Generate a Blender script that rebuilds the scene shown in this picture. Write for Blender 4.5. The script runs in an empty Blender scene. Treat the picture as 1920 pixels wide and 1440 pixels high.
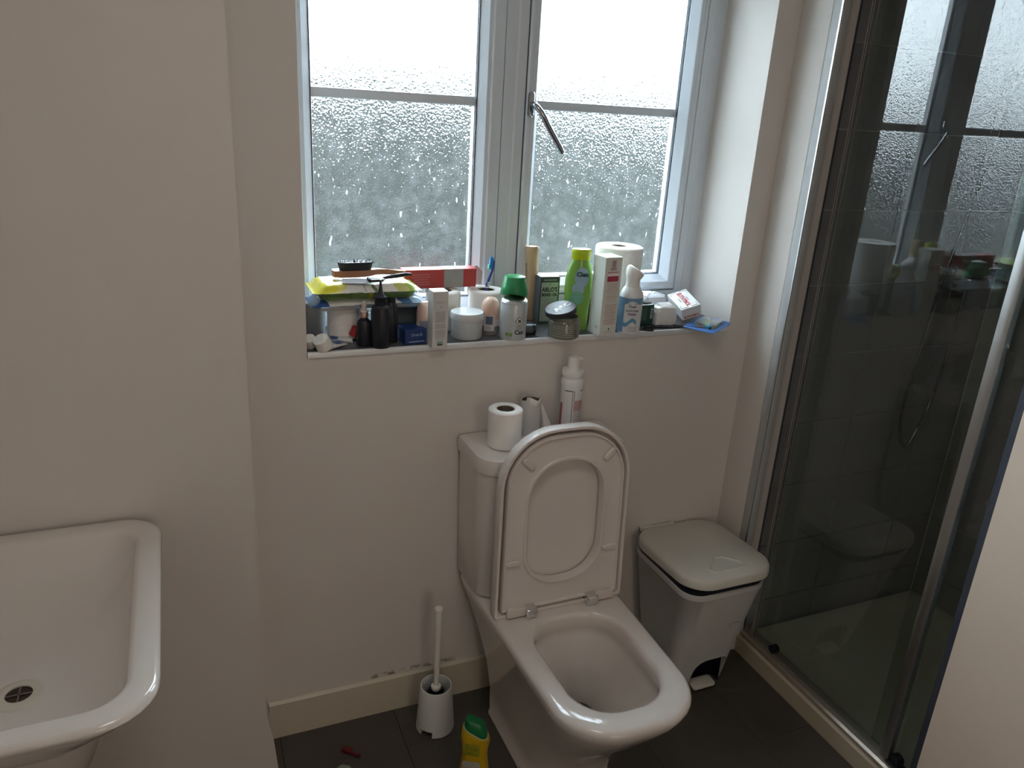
import bpy, bmesh, math, random
from mathutils import Matrix, Vector, noise
random.seed(7)
PI = math.pi
sc = bpy.context.scene
# ------------------------------------------------------------------ camera, world, light, exposure
CR = ((0.92130838, -0.3846756, 0.05670586), (-0.0809081, -0.33229986, -0.93969712), (0.3803219, 0.86116287, -0.33727402))
cd = bpy.data.cameras.new('camera'); cam = bpy.data.objects.new('camera', cd); sc.collection.objects.link(cam)
m = Matrix.Identity(4)
for i in range(3):
    m[i][0] = CR[0][i]; m[i][1] = -CR[1][i]; m[i][2] = -CR[2][i]
m[0][3], m[1][3], m[2][3] = 0, 0, 1.6
cam.matrix_world = m
cd.sensor_width = 36; cd.lens = 1457.206 / 1920 * 36; cd.clip_start = .02
sc.camera = cam
SKY = 38
w = bpy.data.worlds.new('overcast_sky'); sc.world = w; w.use_nodes = True
nt = w.node_tree; nt.nodes.clear()
o_ = nt.nodes.new('ShaderNodeOutputWorld'); bg = nt.nodes.new('ShaderNodeBackground')
tc = nt.nodes.new('ShaderNodeTexCoord'); sx = nt.nodes.new('ShaderNodeSeparateXYZ'); cr = nt.nodes.new('ShaderNodeValToRGB')
nt.links.new(tc.outputs['Generated'], sx.inputs[0]); nt.links.new(sx.outputs['Z'], cr.inputs[0])
cr.color_ramp.elements[0].position = 0.0; cr.color_ramp.elements[0].color = (.72, .83, .92, 1)
cr.color_ramp.elements[1].position = .8; cr.color_ramp.elements[1].color = (.80, .92, 1.06, 1)
nt.links.new(cr.outputs[0], bg.inputs[0]); bg.inputs[1].default_value = SKY
nt.links.new(bg.outputs[0], o_.inputs[0])
sc.view_settings.view_transform = 'Standard'; sc.view_settings.look = 'None'
sc.view_settings.gamma = 1; sc.view_settings.use_curve_mapping = False
sc.view_settings.exposure = -.85
sc.cycles.max_bounces = 14; sc.cycles.diffuse_bounces = 7; sc.cycles.glossy_bounces = 5
sc.cycles.transmission_bounces = 10; sc.cycles.transparent_max_bounces = 12
sc.cycles.caustics_refractive = True; sc.cycles.caustics_reflective = False
sc.cycles.sample_clamp_indirect = 80; sc.cycles.blur_glossy = 1.0
sc.cycles.use_denoising = True
# unseen warm fill light added behind the camera to brighten the room
ld = bpy.data.lights.new('added_rear_fill', 'AREA'); ld.shape = 'RECTANGLE'; ld.size = .8; ld.size_y = 1.6
ld.energy = 16.5; ld.color = (1, .84, .68)
lo = bpy.data.objects.new('added_rear_fill', ld); sc.collection.objects.link(lo)
lo.location = (.50, -1.80, 1.50); lo.rotation_euler = (PI / 2, 0, 0)
lo.rotation_euler = (Vector((0, -1, 0))).to_track_quat('Z', 'Y').to_euler()

l2 = bpy.data.lights.new('added_overhead_fill', 'AREA'); l2.shape = 'DISK'; l2.size = .5; l2.energy = 7.5; l2.color = (1, .95, .90)  # unseen overhead fill, added to lift the dark interior
lo2 = bpy.data.objects.new('added_overhead_fill', l2); sc.collection.objects.link(lo2); lo2.location = (.22, .50, 2.36)
# ------------------------------------------------------------------ helpers
def link(o, parent=None, loc=None):
    sc.collection.objects.link(o)
    if parent is not None: o.parent = parent
    if loc is not None: o.location = loc
    return o
def mk(name, V, F, mat, parent=None, smooth=True, loc=None, auto=40):
    me = bpy.data.meshes.new(name); me.from_pydata([tuple(v) for v in V], [], F)
    me.materials.append(mat) if not isinstance(mat, (list, tuple)) else [me.materials.append(q) for q in mat]
    me.update()
    bm = bmesh.new(); bm.from_mesh(me); bmesh.ops.recalc_face_normals(bm, faces=bm.faces); bm.to_mesh(me); bm.free()
    if smooth:
        me.polygons.foreach_set('use_smooth', [True] * len(me.polygons))
        me.set_sharp_from_angle(angle=math.radians(auto))
    return link(bpy.data.objects.new(name, me), parent, loc)
def thing(name, label, cat, loc=(0, 0, 0), rz=0, group=None, rot=None):
    o = bpy.data.objects.new(name, None); link(o); o.location = loc
    o.rotation_euler = rot if rot else (0, 0, rz)
    return tag(o, label, cat, group)
def tag(o, label, cat, group=None):
    o['label'] = label; o['category'] = cat
    if group: o['group'] = group
    return o
def struct(o):
    o['kind'] = 'structure'; return o
def join(*parts):
    V, F = [], []
    for v, f in parts:
        b = len(V); V += list(v); F += [tuple(i + b for i in q) for q in f]
    return V, F
def xf(vf, M):
    return [tuple(M @ Vector(v)) for v in vf[0]], vf[1]
def T(x, y, z): return Matrix.Translation((x, y, z))
def Rt(a, ax): return Matrix.Rotation(a, 4, ax)
def box(x0, x1, y0, y1, z0, z1):
    V = [(x, y, z) for z in (z0, z1) for y in (y0, y1) for x in (x0, x1)]
    return V, [(0, 2, 3, 1), (4, 5, 7, 6), (0, 1, 5, 4), (1, 3, 7, 5), (3, 2, 6, 7), (2, 0, 4, 6)]
def rp(pts, n=6):
    """rounded polygon, pts (x,y,r) counter-clockwise"""
    out = []; k = len(pts)
    for i in range(k):
        p = Vector(pts[i][:2]); a = Vector(pts[i - 1][:2]); b = Vector(pts[(i + 1) % k][:2]); r = pts[i][2]
        u = (a - p).normalized(); v = (b - p).normalized()
        ang = math.acos(max(-1, min(1, u.dot(v)))); t = r / math.tan(ang / 2)
        p0 = p + u * t; p1 = p + v * t; c = p + (u + v).normalized() * (r / math.sin(ang / 2))
        a0 = math.atan2(*(p0 - c).yx); a1 = math.atan2(*(p1 - c).yx)
        d = (a1 - a0 + PI) % (2 * PI) - PI
        for j in range(n + 1):
            q = a0 + d * j / n; out.append((c.x + r * math.cos(q), c.y + r * math.sin(q)))
    return out
def rr(w, d, r, n=5, cx=0, cy=0):
    r = min(r, w / 2 - 1e-4, d / 2 - 1e-4)
    return rp([(cx - w / 2, cy - d / 2, r), (cx + w / 2, cy - d / 2, r), (cx + w / 2, cy + d / 2, r), (cx - w / 2, cy + d / 2, r)], n)
def circ(r, n=32, cx=0, cy=0):
    return [(cx + r * math.cos(2 * PI * i / n), cy + r * math.sin(2 * PI * i / n)) for i in range(n)]
def at(ring, z): return [(p[0], p[1], z) for p in ring]
def loft(rings, cap0=True, cap1=True):
    n = len(rings[0]); V = [p for r in rings for p in r]; F = []
    for k in range(len(rings) - 1):
        for i in range(n):
            j = (i + 1) % n; F.append((k * n + i, k * n + j, (k + 1) * n + j, (k + 1) * n + i))
    if cap0: F.append(tuple(reversed(range(n))))
    if cap1: F.append(tuple(range((len(rings) - 1) * n, len(rings) * n)))
    return V, F
def lathe(prof, n=32):
    """prof (r,z) from bottom to top; r=0 closes"""
    V, F, idx = [], [], []
    for r, z in prof:
        if r < 1e-6: idx.append([len(V)]); V.append((0, 0, z))
        else:
            idx.append(list(range(len(V), len(V) + n))); V += [(r * math.cos(2 * PI * i / n), r * math.sin(2 * PI * i / n), z) for i in range(n)]
    for a, b in zip(idx, idx[1:]):
        for i in range(n):
            j = (i + 1) % n
            if len(a) == 1 and len(b) == 1: continue
            if len(a) == 1: F.append((a[0], b[j], b[i]))
            elif len(b) == 1: F.append((a[i], a[j], b[0]))
            else: F.append((a[i], a[j], b[j], b[i]))
    return V, F
def tube(path, rad, n=10):
    P = [Vector(p) for p in path]; R = rad if isinstance(rad, (list, tuple)) else [rad] * len(P)
    up = Vector((.13, .21, 1)).normalized(); rings = []
    for i, p in enumerate(P):
        d = (P[min(i + 1, len(P) - 1)] - P[max(i - 1, 0)]).normalized()
        a = d.cross(up)
        if a.length < 1e-3: a = d.cross(Vector((1, 0, 0)))
        a.normalize(); b = d.cross(a)
        rings.append([tuple(p + (a * math.cos(2 * PI * j / n) + b * math.sin(2 * PI * j / n)) * R[i]) for j in range(n)])
    V, F = loft(rings); return V, [tuple(reversed(f)) for f in F]
def bez(P, n=8):
    """smooth catmull-rom through P"""
    P = [Vector(p) for p in P]; Q = [P[0] * 2 - P[1]] + P + [P[-1] * 2 - P[-2]]; out = []
    for i in range(1, len(Q) - 2):
        for k in range(n):
            t = k / n; a, b, c, d = Q[i - 1:i + 3]
            out.append(.5 * ((2 * b) + (c - a) * t + (2 * a - 5 * b + 4 * c - d) * t * t + (3 * b - a - 3 * c + d) * t ** 3))
    return out + [P[-1]]
def rbox(w, d, h, r=.004, e=.001, z0=0, n=4, taper=1.0):
    """box with rounded vertical edges r and small chamfer e"""
    return loft([at(rr((w - 2 * e), (d - 2 * e), r, n), z0), at(rr(w, d, r, n), z0 + e), at(rr(w * taper, d * taper, r, n), z0 + h - e), at(rr(w * taper - 2 * e, d * taper - 2 * e, r, n), z0 + h)])
def bev(o, wd=.002, seg=2):
    b = o.modifiers.new('edge', 'BEVEL'); b.width = wd; b.segments = seg; b.limit_method = 'ANGLE'; b.angle_limit = math.radians(50); return o
def rect_sweep(x0, x1, z0, z1, prof):
    """sweep (inset, y) profile around a rectangle in the xz plane"""
    rings = []
    for ins, y in prof:
        rings.append([(x0 + ins, y, z0 + ins), (x1 - ins, y, z0 + ins), (x1 - ins, y, z1 - ins), (x0 + ins, y, z1 - ins)])
    rings.append(rings[0]); return loft(rings, False, False)
def txt(s, size, mat, parent, loc=(0, 0, 0), yaw=0, M=None, bend=0, sx_=1.0, name='lettering', gap=1.0, bold=0.0, ext=.00015):
    c = bpy.data.curves.new('t', 'FONT'); c.body = s; c.size = size; c.align_x = 'CENTER'; c.align_y = 'CENTER'
    c.extrude = ext; c.resolution_u = 2; c.space_character = gap; c.offset = bold
    t = bpy.data.objects.new('t', c); sc.collection.objects.link(t)
    dg = bpy.context.evaluated_depsgraph_get()
    me = bpy.data.meshes.new_from_object(t.evaluated_get(dg)); bpy.data.objects.remove(t)
    MM = (M if M is not None else T(*loc) @ Rt(yaw, 'Z')) @ Rt(PI / 2, 'X')
    for v in me.vertices:
        v.co.x *= sx_
        if bend:
            a = v.co.x / bend + yaw; rr_ = bend + v.co.z
            v.co = Vector((rr_ * math.sin(a), -rr_ * math.cos(a), v.co.y)) + Vector(loc)
        else: v.co = MM @ v.co
    me.materials.clear(); me.materials.append(mat); me.name = name
    return link(bpy.data.objects.new(name, me), parent)
def arc(r, z0, z1, a0, a1, n=16, th=.0003):
    """curved label patch; angle 0 looks to -Y"""
    A = [a0 + (a1 - a0) * i / n for i in range(n + 1)]
    V = [((r + t) * math.sin(a), -(r + t) * math.cos(a), z) for t in (0, th) for z in (z0, z1) for a in A]
    F = []; m_ = n + 1
    for i in range(n):
        F.append((2 * m_ + i, 2 * m_ + i + 1, 3 * m_ + i + 1, 3 * m_ + i))
        F.append((m_ + i, m_ + i + 1, i + 1, i))
        F.append((i, i + 1, 2 * m_ + i + 1, 2 * m_ + i)); F.append((3 * m_ + i, 3 * m_ + i + 1, m_ + i + 1, m_ + i))
    F.append((0, 2 * m_, 3 * m_, m_)); F.append((n, m_ + n, 3 * m_ + n, 2 * m_ + n))
    return V, F

# ------------------------------------------------------------------ materials
MATS = {}
def mat(name, col, rough=.5, metal=0, var=.06, scale=30, bump=0, bscale=None, trans=0, ior=1.45, spec=.5, sss=0, coat=0):
    if name in MATS: return MATS[name]
    q = bpy.data.materials.new(name); q.use_nodes = True; t = q.node_tree; b = t.nodes['Principled BSDF']
    b.inputs['Roughness'].default_value = rough; b.inputs['Metallic'].default_value = metal
    b.inputs['IOR'].default_value = ior; b.inputs['Transmission Weight'].default_value = trans
    b.inputs['Specular IOR Level'].default_value = spec; b.inputs['Coat Weight'].default_value = coat
    if sss:
        b.inputs['Subsurface Weight'].default_value = sss; b.inputs['Subsurface Radius'].default_value = (.01, .01, .01); b.inputs['Subsurface Scale'].default_value = .5
    tc = t.nodes.new('ShaderNodeTexCoord'); n = t.nodes.new('ShaderNodeTexNoise'); n.inputs['Scale'].default_value = scale
    n.inputs['Detail'].default_value = 4; t.links.new(tc.outputs['Object'], n.inputs['Vector'])
    mx = t.nodes.new('ShaderNodeMix'); mx.data_type = 'RGBA'; t.links.new(n.outputs['Fac'], mx.inputs['Factor'])
    mx.inputs['A'].default_value = (*[c * (1 - var) for c in col], 1); mx.inputs['B'].default_value = (*[min(1, c * (1 + var)) for c in col], 1)
    t.links.new(mx.outputs['Result'], b.inputs['Base Color'])
    if bump:
        nb = t.nodes.new('ShaderNodeTexNoise'); nb.inputs['Scale'].default_value = bscale or scale * 8; nb.inputs['Detail'].default_value = 3
        t.links.new(tc.outputs['Object'], nb.inputs['Vector'])
        bp = t.nodes.new('ShaderNodeBump'); bp.inputs['Strength'].default_value = bump; bp.inputs['Distance'].default_value = .002
        t.links.new(nb.outputs['Fac'], bp.inputs['Height']); t.links.new(bp.outputs[0], b.inputs['Normal'])
    MATS[name] = q; return q
paint = mat('warm_white_wall_paint', (.66, .625, .59), .6, var=.015, scale=3, bump=.06, bscale=90, spec=.25)
reveal_paint = paint
pinkish = mat('warm_lit_wall_paint', (.80, .67, .56), .6, var=.02, scale=3, bump=.06, bscale=90, spec=.25)  # warm light on the right wall is put into this paint
upvc = mat('haze_tinted_upvc', (.66, .73, .80), .35, var=.01)  # blue tint paints veiling haze into the white frame colour
gasket = mat('dark_gasket', (.05, .06, .08), .6)
spacer_m = mat('bright_spacer', (.85, .87, .9), .3, .6, var=.02)
chrome = mat('chrome', (.75, .76, .78), .12, 1, var=.02)
dchrome = mat('polished_handle_chrome', (.42, .45, .50), .16, 1, var=.03)
satin = mat('satin_aluminium', (.62, .62, .62), .32, 1, var=.03)
white_ceramic = mat('white_ceramic', (.68, .645, .61), .12, var=.01, scale=4, coat=.4)
seat_m = mat('white_seat_plastic', (.67, .625, .595), .3, var=.01)
bin_m = mat('grey_white_bin_plastic', (.62, .63, .62), .45, var=.04, scale=12, bump=.03)
binlid_m = mat('cream_bin_lid_plastic', (.62, .61, .55), .5, var=.05, scale=10, bump=.08)
black_m = mat('black_plastic', (.012, .014, .02), .4, var=.2)
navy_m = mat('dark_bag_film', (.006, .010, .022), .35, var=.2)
wpl = mat('white_plastic', (.80, .79, .77), .35, var=.02)
paper = mat('white_tissue_paper', (.84, .82, .79), .9, var=.02, scale=60, bump=.5, bscale=220, spec=.1)
card = mat('brown_cardboard_core', (.16, .13, .10), .85, var=.1)
whitecard = mat('white_carton', (.82, .82, .82), .55, var=.02)
skirt_m = mat('skirting_gloss', (.58, .53, .43), .35, var=.03, scale=8)
grout = mat('light_grout', (.88, .87, .86), .9, var=.15, scale=80)
tile_m = mat('dark_grey_tile', (.36, .335, .35), .28, var=.18, scale=2.5, bump=.05, bscale=40)
tray_m = mat('beige_shower_tray', (.62, .56, .44), .3, var=.05, scale=5)
trayside = mat('beige_tray_edge', (.55, .48, .36), .4, var=.05, scale=5)
sillt = mat('grey_sill_tile', (.085, .088, .095), .4, var=.15, scale=14, bump=.1)
trim_m = mat('silver_tile_trim', (.72, .75, .78), .35, .35, var=.03)
ink = mat('black_ink', (.02, .02, .025), .6)
greyink = mat('grey_ink', (.33, .33, .35), .6, var=.2, scale=300)
redink = mat('red_ink', (.45, .03, .03), .6)
leafy = mat('hedge_leaves', (.0055, .0078, .0058), .7, var=.5, scale=14)
lawn_m = mat('lawn_green', (.008, .011, .006), .9, var=.4, scale=3)

def floor_mat():
    q = mat('dark_floor_vinyl', (.075, .068, .060), .42, var=.3, scale=6, bump=.15, bscale=60)
    return q
def stained_paint():
    q = paint.copy(); q.name = 'wall_paint_with_mould_marks'; t = q.node_tree; b = t.nodes['Principled BSDF']
    src = b.inputs['Base Color'].links[0].from_socket
    ge = t.nodes.new('ShaderNodeNewGeometry'); sp = t.nodes.new('ShaderNodeSeparateXYZ'); t.links.new(ge.outputs['Position'], sp.inputs[0])
    def rng(sock, a, b_, c, d):
        r1 = t.nodes.new('ShaderNodeMapRange'); r1.inputs[1].default_value = a; r1.inputs[2].default_value = b_; t.links.new(sock, r1.inputs[0])
        r2 = t.nodes.new('ShaderNodeMapRange'); r2.inputs[1].default_value = c; r2.inputs[2].default_value = d; t.links.new(sock, r2.inputs[0])
        s = t.nodes.new('ShaderNodeMath'); s.operation = 'SUBTRACT'; t.links.new(r1.outputs[0], s.inputs[0]); t.links.new(r2.outputs[0], s.inputs[1]); return s.outputs[0]
    def mul(a, b_):
        s = t.nodes.new('ShaderNodeMath'); s.operation = 'MULTIPLY'; t.links.new(a, s.inputs[0]); t.links.new(b_, s.inputs[1]); return s.outputs[0]
    zm = rng(sp.outputs['Z'], .108, .112, .118, .128); xm = rng(sp.outputs['X'], .36, .40, .60, .63)
    n = t.nodes.new('ShaderNodeTexNoise'); n.inputs['Scale'].default_value = 55; n.inputs['Detail'].default_value = 5
    t.links.new(ge.outputs['Position'], n.inputs['Vector'])
    r = t.nodes.new('ShaderNodeMapRange'); r.inputs[1].default_value = .47; r.inputs[2].default_value = .55; t.links.new(n.outputs['Fac'], r.inputs[0])
    f = mul(mul(zm, xm), r.outputs[0])
    # a few tiny specks on the wall
    vo = t.nodes.new('ShaderNodeTexVoronoi'); vo.inputs['Scale'].default_value = 3.1; t.links.new(ge.outputs['Position'], vo.inputs['Vector'])
    r3 = t.nodes.new('ShaderNodeMapRange'); r3.inputs[1].default_value = .018; r3.inputs[2].default_value = .012; t.links.new(vo.outputs['Distance'], r3.inputs[0])
    ad = t.nodes.new('ShaderNodeMath'); ad.operation = 'MAXIMUM'; t.links.new(f, ad.inputs[0]); t.links.new(r3.outputs[0], ad.inputs[1])
    s2 = t.nodes.new('ShaderNodeMath'); s2.operation = 'MULTIPLY'; s2.inputs[1].default_value = .75; t.links.new(ad.outputs[0], s2.inputs[0])
    mx = t.nodes.new('ShaderNodeMix'); mx.data_type = 'RGBA'; t.links.new(s2.outputs[0], mx.inputs['Factor']); t.links.new(src, mx.inputs['A'])
    mx.inputs['B'].default_value = (.10, .07, .05, 1); t.links.new(mx.outputs['Result'], b.inputs['Base Color'])
    return q
def obscured():
    q = bpy.data.materials.new('obscured_window_glass'); q.use_nodes = True; t = q.node_tree; t.nodes.clear()
    out = t.nodes.new('ShaderNodeOutputMaterial'); tc = t.nodes.new('ShaderNodeTexCoord')
    v = t.nodes.new('ShaderNodeTexVoronoi'); v.feature = 'SMOOTH_F1'; v.inputs['Scale'].default_value = 210
    n = t.nodes.new('ShaderNodeTexNoise'); n.inputs['Scale'].default_value = 110; n.inputs['Detail'].default_value = 3
    t.links.new(tc.outputs['Object'], v.inputs['Vector']); t.links.new(tc.outputs['Object'], n.inputs['Vector'])
    a = t.nodes.new('ShaderNodeMath'); a.operation = 'ADD'; t.links.new(v.outputs['Distance'], a.inputs[0]); t.links.new(n.outputs['Fac'], a.inputs[1])
    bp = t.nodes.new('ShaderNodeBump'); bp.inputs['Strength'].default_value = 1.0; bp.inputs['Distance'].default_value = .0011; t.links.new(a.outputs[0], bp.inputs['Height'])
    g = t.nodes.new('ShaderNodeBsdfGlass'); g.inputs['IOR'].default_value = 1.45; g.inputs['Roughness'].default_value = .06; g.inputs['Color'].default_value = (.93, .95, .94, 1)
    t.links.new(bp.outputs[0], g.inputs['Normal'])
    tr = t.nodes.new('ShaderNodeBsdfTransparent'); tr.inputs[0].default_value = (.9, .93, .92, 1)
    m1 = t.nodes.new('ShaderNodeMixShader'); m1.inputs[0].default_value = .12; t.links.new(g.outputs[0], m1.inputs[1]); t.links.new(tr.outputs[0], m1.inputs[2])
    # condensation film and run marks on the inner face (white diffusing water)
    mp = t.nodes.new('ShaderNodeMapping'); mp.inputs['Scale'].default_value = (1, 1, .35); t.links.new(tc.outputs['Object'], mp.inputs[0])
    n2 = t.nodes.new('ShaderNodeTexNoise'); n2.inputs['Scale'].default_value = 95; n2.inputs['Detail'].default_value = 1; t.links.new(mp.outputs[0], n2.inputs['Vector'])
    r = t.nodes.new('ShaderNodeMapRange'); r.inputs[1].default_value = .735; r.inputs[2].default_value = .77; r.inputs[4].default_value = .4; t.links.new(n2.outputs['Fac'], r.inputs[0])
    n3 = t.nodes.new('ShaderNodeTexNoise'); n3.inputs['Scale'].default_value = 38; n3.inputs['Detail'].default_value = 5; t.links.new(tc.outputs['Object'], n3.inputs['Vector'])
    r2 = t.nodes.new('ShaderNodeMapRange'); r2.inputs[1].default_value = .42; r2.inputs[2].default_value = .7; r2.inputs[3].default_value = .003; r2.inputs[4].default_value = .018; t.links.new(n3.outputs['Fac'], r2.inputs[0])
    mxx = t.nodes.new('ShaderNodeMath'); mxx.operation = 'MAXIMUM'; t.links.new(r.outputs[0], mxx.inputs[0]); t.links.new(r2.outputs[0], mxx.inputs[1])
    tl = t.nodes.new('ShaderNodeBsdfTranslucent'); tl.inputs[0].default_value = (.9, .93, .95, 1)
    m2 = t.nodes.new('ShaderNodeMixShader'); t.links.new(mxx.outputs[0], m2.inputs[0]); t.links.new(m1.outputs[0], m2.inputs[1]); t.links.new(tl.outputs[0], m2.inputs[2])
    t.links.new(m2.outputs[0], out.inputs[0]); return q
def showerglass():
    q = bpy.data.materials.new('green_tinted_shower_glass'); q.use_nodes = True; t = q.node_tree; t.nodes.clear()
    out = t.nodes.new('ShaderNodeOutputMaterial'); g = t.nodes.new('ShaderNodeBsdfGlossy'); g.inputs['Roughness'].default_value = .015
    tr = t.nodes.new('ShaderNodeBsdfTransparent'); tr.inputs[0].default_value = (.86, .91, .885, 1)
    fr = t.nodes.new('ShaderNodeFresnel'); fr.inputs['IOR'].default_value = 1.5
    mm = t.nodes.new('ShaderNodeMath'); mm.operation = 'MULTIPLY'; t.links.new(fr.outputs[0], mm.inputs[0])
    ge = t.nodes.new('ShaderNodeNewGeometry'); iv = t.nodes.new('ShaderNodeMath'); iv.operation = 'SUBTRACT'; iv.inputs[0].default_value = 1.25
    t.links.new(ge.outputs['Backfacing'], iv.inputs[1]); cl = t.nodes.new('ShaderNodeMath'); cl.operation = 'GREATER_THAN'; cl.inputs[1].default_value = .5
    t.links.new(iv.outputs[0], cl.inputs[0]); sc2 = t.nodes.new('ShaderNodeMath'); sc2.operation = 'MULTIPLY'; sc2.inputs[1].default_value = 1.75
    t.links.new(cl.outputs[0], sc2.inputs[0]); t.links.new(sc2.outputs[0], mm.inputs[1])
    mx = t.nodes.new('ShaderNodeMixShader'); t.links.new(mm.outputs[0], mx.inputs[0]); t.links.new(tr.outputs[0], mx.inputs[1]); t.links.new(g.outputs[0], mx.inputs[2])
    t.links.new(mx.outputs[0], out.inputs[0]); return q
obs = obscured(); shg = showerglass()

# ------------------------------------------------------------------ setting
YB = 1.701; WX0, WX1, SZ, WZ1 = .245, 1.405, 1.042, 2.13; YF = 1.905; ZC = 2.42
wp = stained_paint()
wb = join(box(-.9, WX0, YB, 2.0, -.08, ZC), box(WX0, WX1, YB, 2.0, -.08, SZ - .004), box(WX0, WX1, YB, 2.0, WZ1, ZC), box(WX1, 1.60, YB, 2.0, -.08, ZC))
o = struct(mk('wall_back', *wb, wp, smooth=False))
# nib at the shower end
struct(mk('wall_nib', *loft([at(rp([(1.477, 1.592, .004), (1.56, 1.592, .004), (1.56, YB + .01, .002), (1.477, YB + .01, .002)], 3), z) for z in (-.02, ZC)]), paint))
# projecting wall beside the basin, its foot flared by plaster
prof = [(-.02, .1265), (.0, .1255), (.095, .118), (.16, .107), (.19, .105), (.25, .1045), (1.1, .1085), (ZC, .1085)]
V = []; F = []
for z, x in prof: V += [(-.9, 1.584, z), (x * .99, 1.584, z), (x * .99, YB + .02, z), (-.9, YB + .02, z)]
for k in range(len(prof) - 1):
    for i in range(4): F.append((4 * k + i, 4 * k + (i + 1) % 4, 4 * k + 4 + (i + 1) % 4, 4 * k + 4 + i))
struct(mk('wall_front', V, F, paint, smooth=False))
struct(mk('wall_left', *box(-.70, -.56, -1.6, 1.62, -.02, ZC), paint, smooth=False))
struct(mk('wall_right', *box(1.50, 2.60, -1.6, .909, -.02, ZC), pinkish, smooth=False))
struct(mk('wall_near', *join(box(-.6, .1, -1.6, -1.5, -.02, ZC), box(1.0, 1.6, -1.6, -1.5, -.02, ZC), box(.1, 1.0, -1.6, -1.5, 2.02, ZC)), paint, smooth=False))
struct(mk('ceiling', *box(-.9, 2.7, -1.6, 2.0, ZC, ZC + .1), mat('ceiling_white', (.8, .78, .75), .8, var=.01, spec=.2), smooth=False))
fl = struct(mk('floor', *box(-.6, 1.537, -1.6, YB + .01, -.08, -.004), mat('floor_underlay', (.02, .018, .016), .8), smooth=False))
fm = floor_mat()
# vinyl floor tiles, each its own piece, with hairline joints
tw, tl_ = .305, .61; sh = {}
ci = 0
x = -.6 + .10
xs = [-.6]
while xs[-1] < 1.537 - 1e-3:
    xs.append(min(1.537, (xs[-1] if xs[-1] > -.6 else -.6 - .175) + tw))
for i in range(len(xs) - 1):
    ys = [-1.5]; off = .3 if i % 2 else .0
    first = -1.5 + tl_ - off
    ys.append(first)
    while ys[-1] < YB - 1e-3: ys.append(min(YB, ys[-1] + tl_))
    for j in range(len(ys) - 1):
        a, b_, c, d = xs[i] + .0005, xs[i + 1] - .0005, ys[j] + .0005, ys[j + 1] - .0005
        if b_ - a < .01 or d - c < .01: continue
        key = (round(b_ - a, 4), round(d - c, 4))
        if key not in sh:
            wv, hv = (b_ - a) / 2, (d - c) / 2; e = .0008
            o = mk('floor_tile', *loft([[(s * wv, t_ * hv, z) for s, t_ in ((-1, -1), (1, -1), (1, 1), (-1, 1))] for z in (-.004, -.0006)] + [[(s * (wv - e), t_ * (hv - e), 0) for s, t_ in ((-1, -1), (1, -1), (1, 1), (-1, 1))]]), fm, fl, smooth=False)
            sh[key] = o.data
        else: o = link(bpy.data.objects.new('floor_tile', sh[key]), fl)
        o.location = ((a + b_) / 2, (c + d) / 2, 0)
bb = struct(mk('baseboard_back', *loft([[(x, YB - .012, 0), (x, YB, 0), (x, YB, .112), (x, YB - .004, .112), (x, YB - .012, .106)] for x in (.118, 1.477)]), skirt_m, smooth=False))
# unseen dark box added behind the camera to block sky light
blockm = mat('light_block_paint', (.45, .40, .34), .8, var=.02)
struct(mk('wall_light_block', *join(box(-.7, 2.6, -2.9, -2.8, -.02, ZC), box(-.8, -.7, -2.9, -1.5, -.02, ZC), box(2.6, 2.7, -2.9, -1.5, -.02, ZC), box(-.7, 2.6, -2.9, -1.6, ZC, ZC + .1), box(-.7, 2.6, -2.9, -1.6, -.1, -.02)), blockm, smooth=False))
# shower walls with separate tiles
shb = struct(mk('wall_shower_back', *box(1.56, 2.56, YB + .006, YB + .3, -.1, ZC), grout, smooth=False))
shr = struct(mk('wall_shower_right', *box(2.4605, 2.7, .9, YB + .006, -.1, ZC), grout, smooth=False))
shn = struct(mk('wall_shower_near', *box(1.53, 2.47, .9095, .93, -.1, ZC), tile_m, smooth=False))
zr = [-.1, .069] + [.069 + .2172 * k for k in range(1, 11)] + [ZC]
tsh = {}
def put_tile(parent, cx, cy, cz, w_, h_, axis):
    key = (round(w_, 3), round(h_, 3))
    if key not in tsh:
        a, b_ = w_ / 2 - .0017, h_ / 2 - .0017; e = .0012; t_ = .006
        sq = ((-1, -1), (1, -1), (1, 1), (-1, 1))
        V, F = loft([[(s * a, 0, u * b_) for s, u in sq], [(s * a, -t_ + e, u * b_) for s, u in sq], [(s * (a - e), -t_, u * (b_ - e)) for s, u in sq]])
        o = mk('tile', V, F, tile_m, parent, smooth=False); tsh[key] = o.data
    else: o = link(bpy.data.objects.new('tile', tsh[key]), parent)
    o.location = (cx, cy, cz)
    if axis == 'y': o.rotation_euler = (0, 0, -PI / 2)
xv = [1.56, 1.645, 1.955, 2.265, 2.4545]
yv = [YB, 1.39, 1.08, .93]
for k in range(len(zr) - 1):
    h_ = zr[k + 1] - zr[k]; cz = (zr[k] + zr[k + 1]) / 2
    for i in range(4): put_tile(shb, (xv[i] + xv[i + 1]) / 2, YB + .006, cz, xv[i + 1] - xv[i], h_, 'x')
    for i in range(3): put_tile(shr, 2.4605, (yv[i] + yv[i + 1]) / 2, cz, yv[i] - yv[i + 1], h_, 'y')
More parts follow.
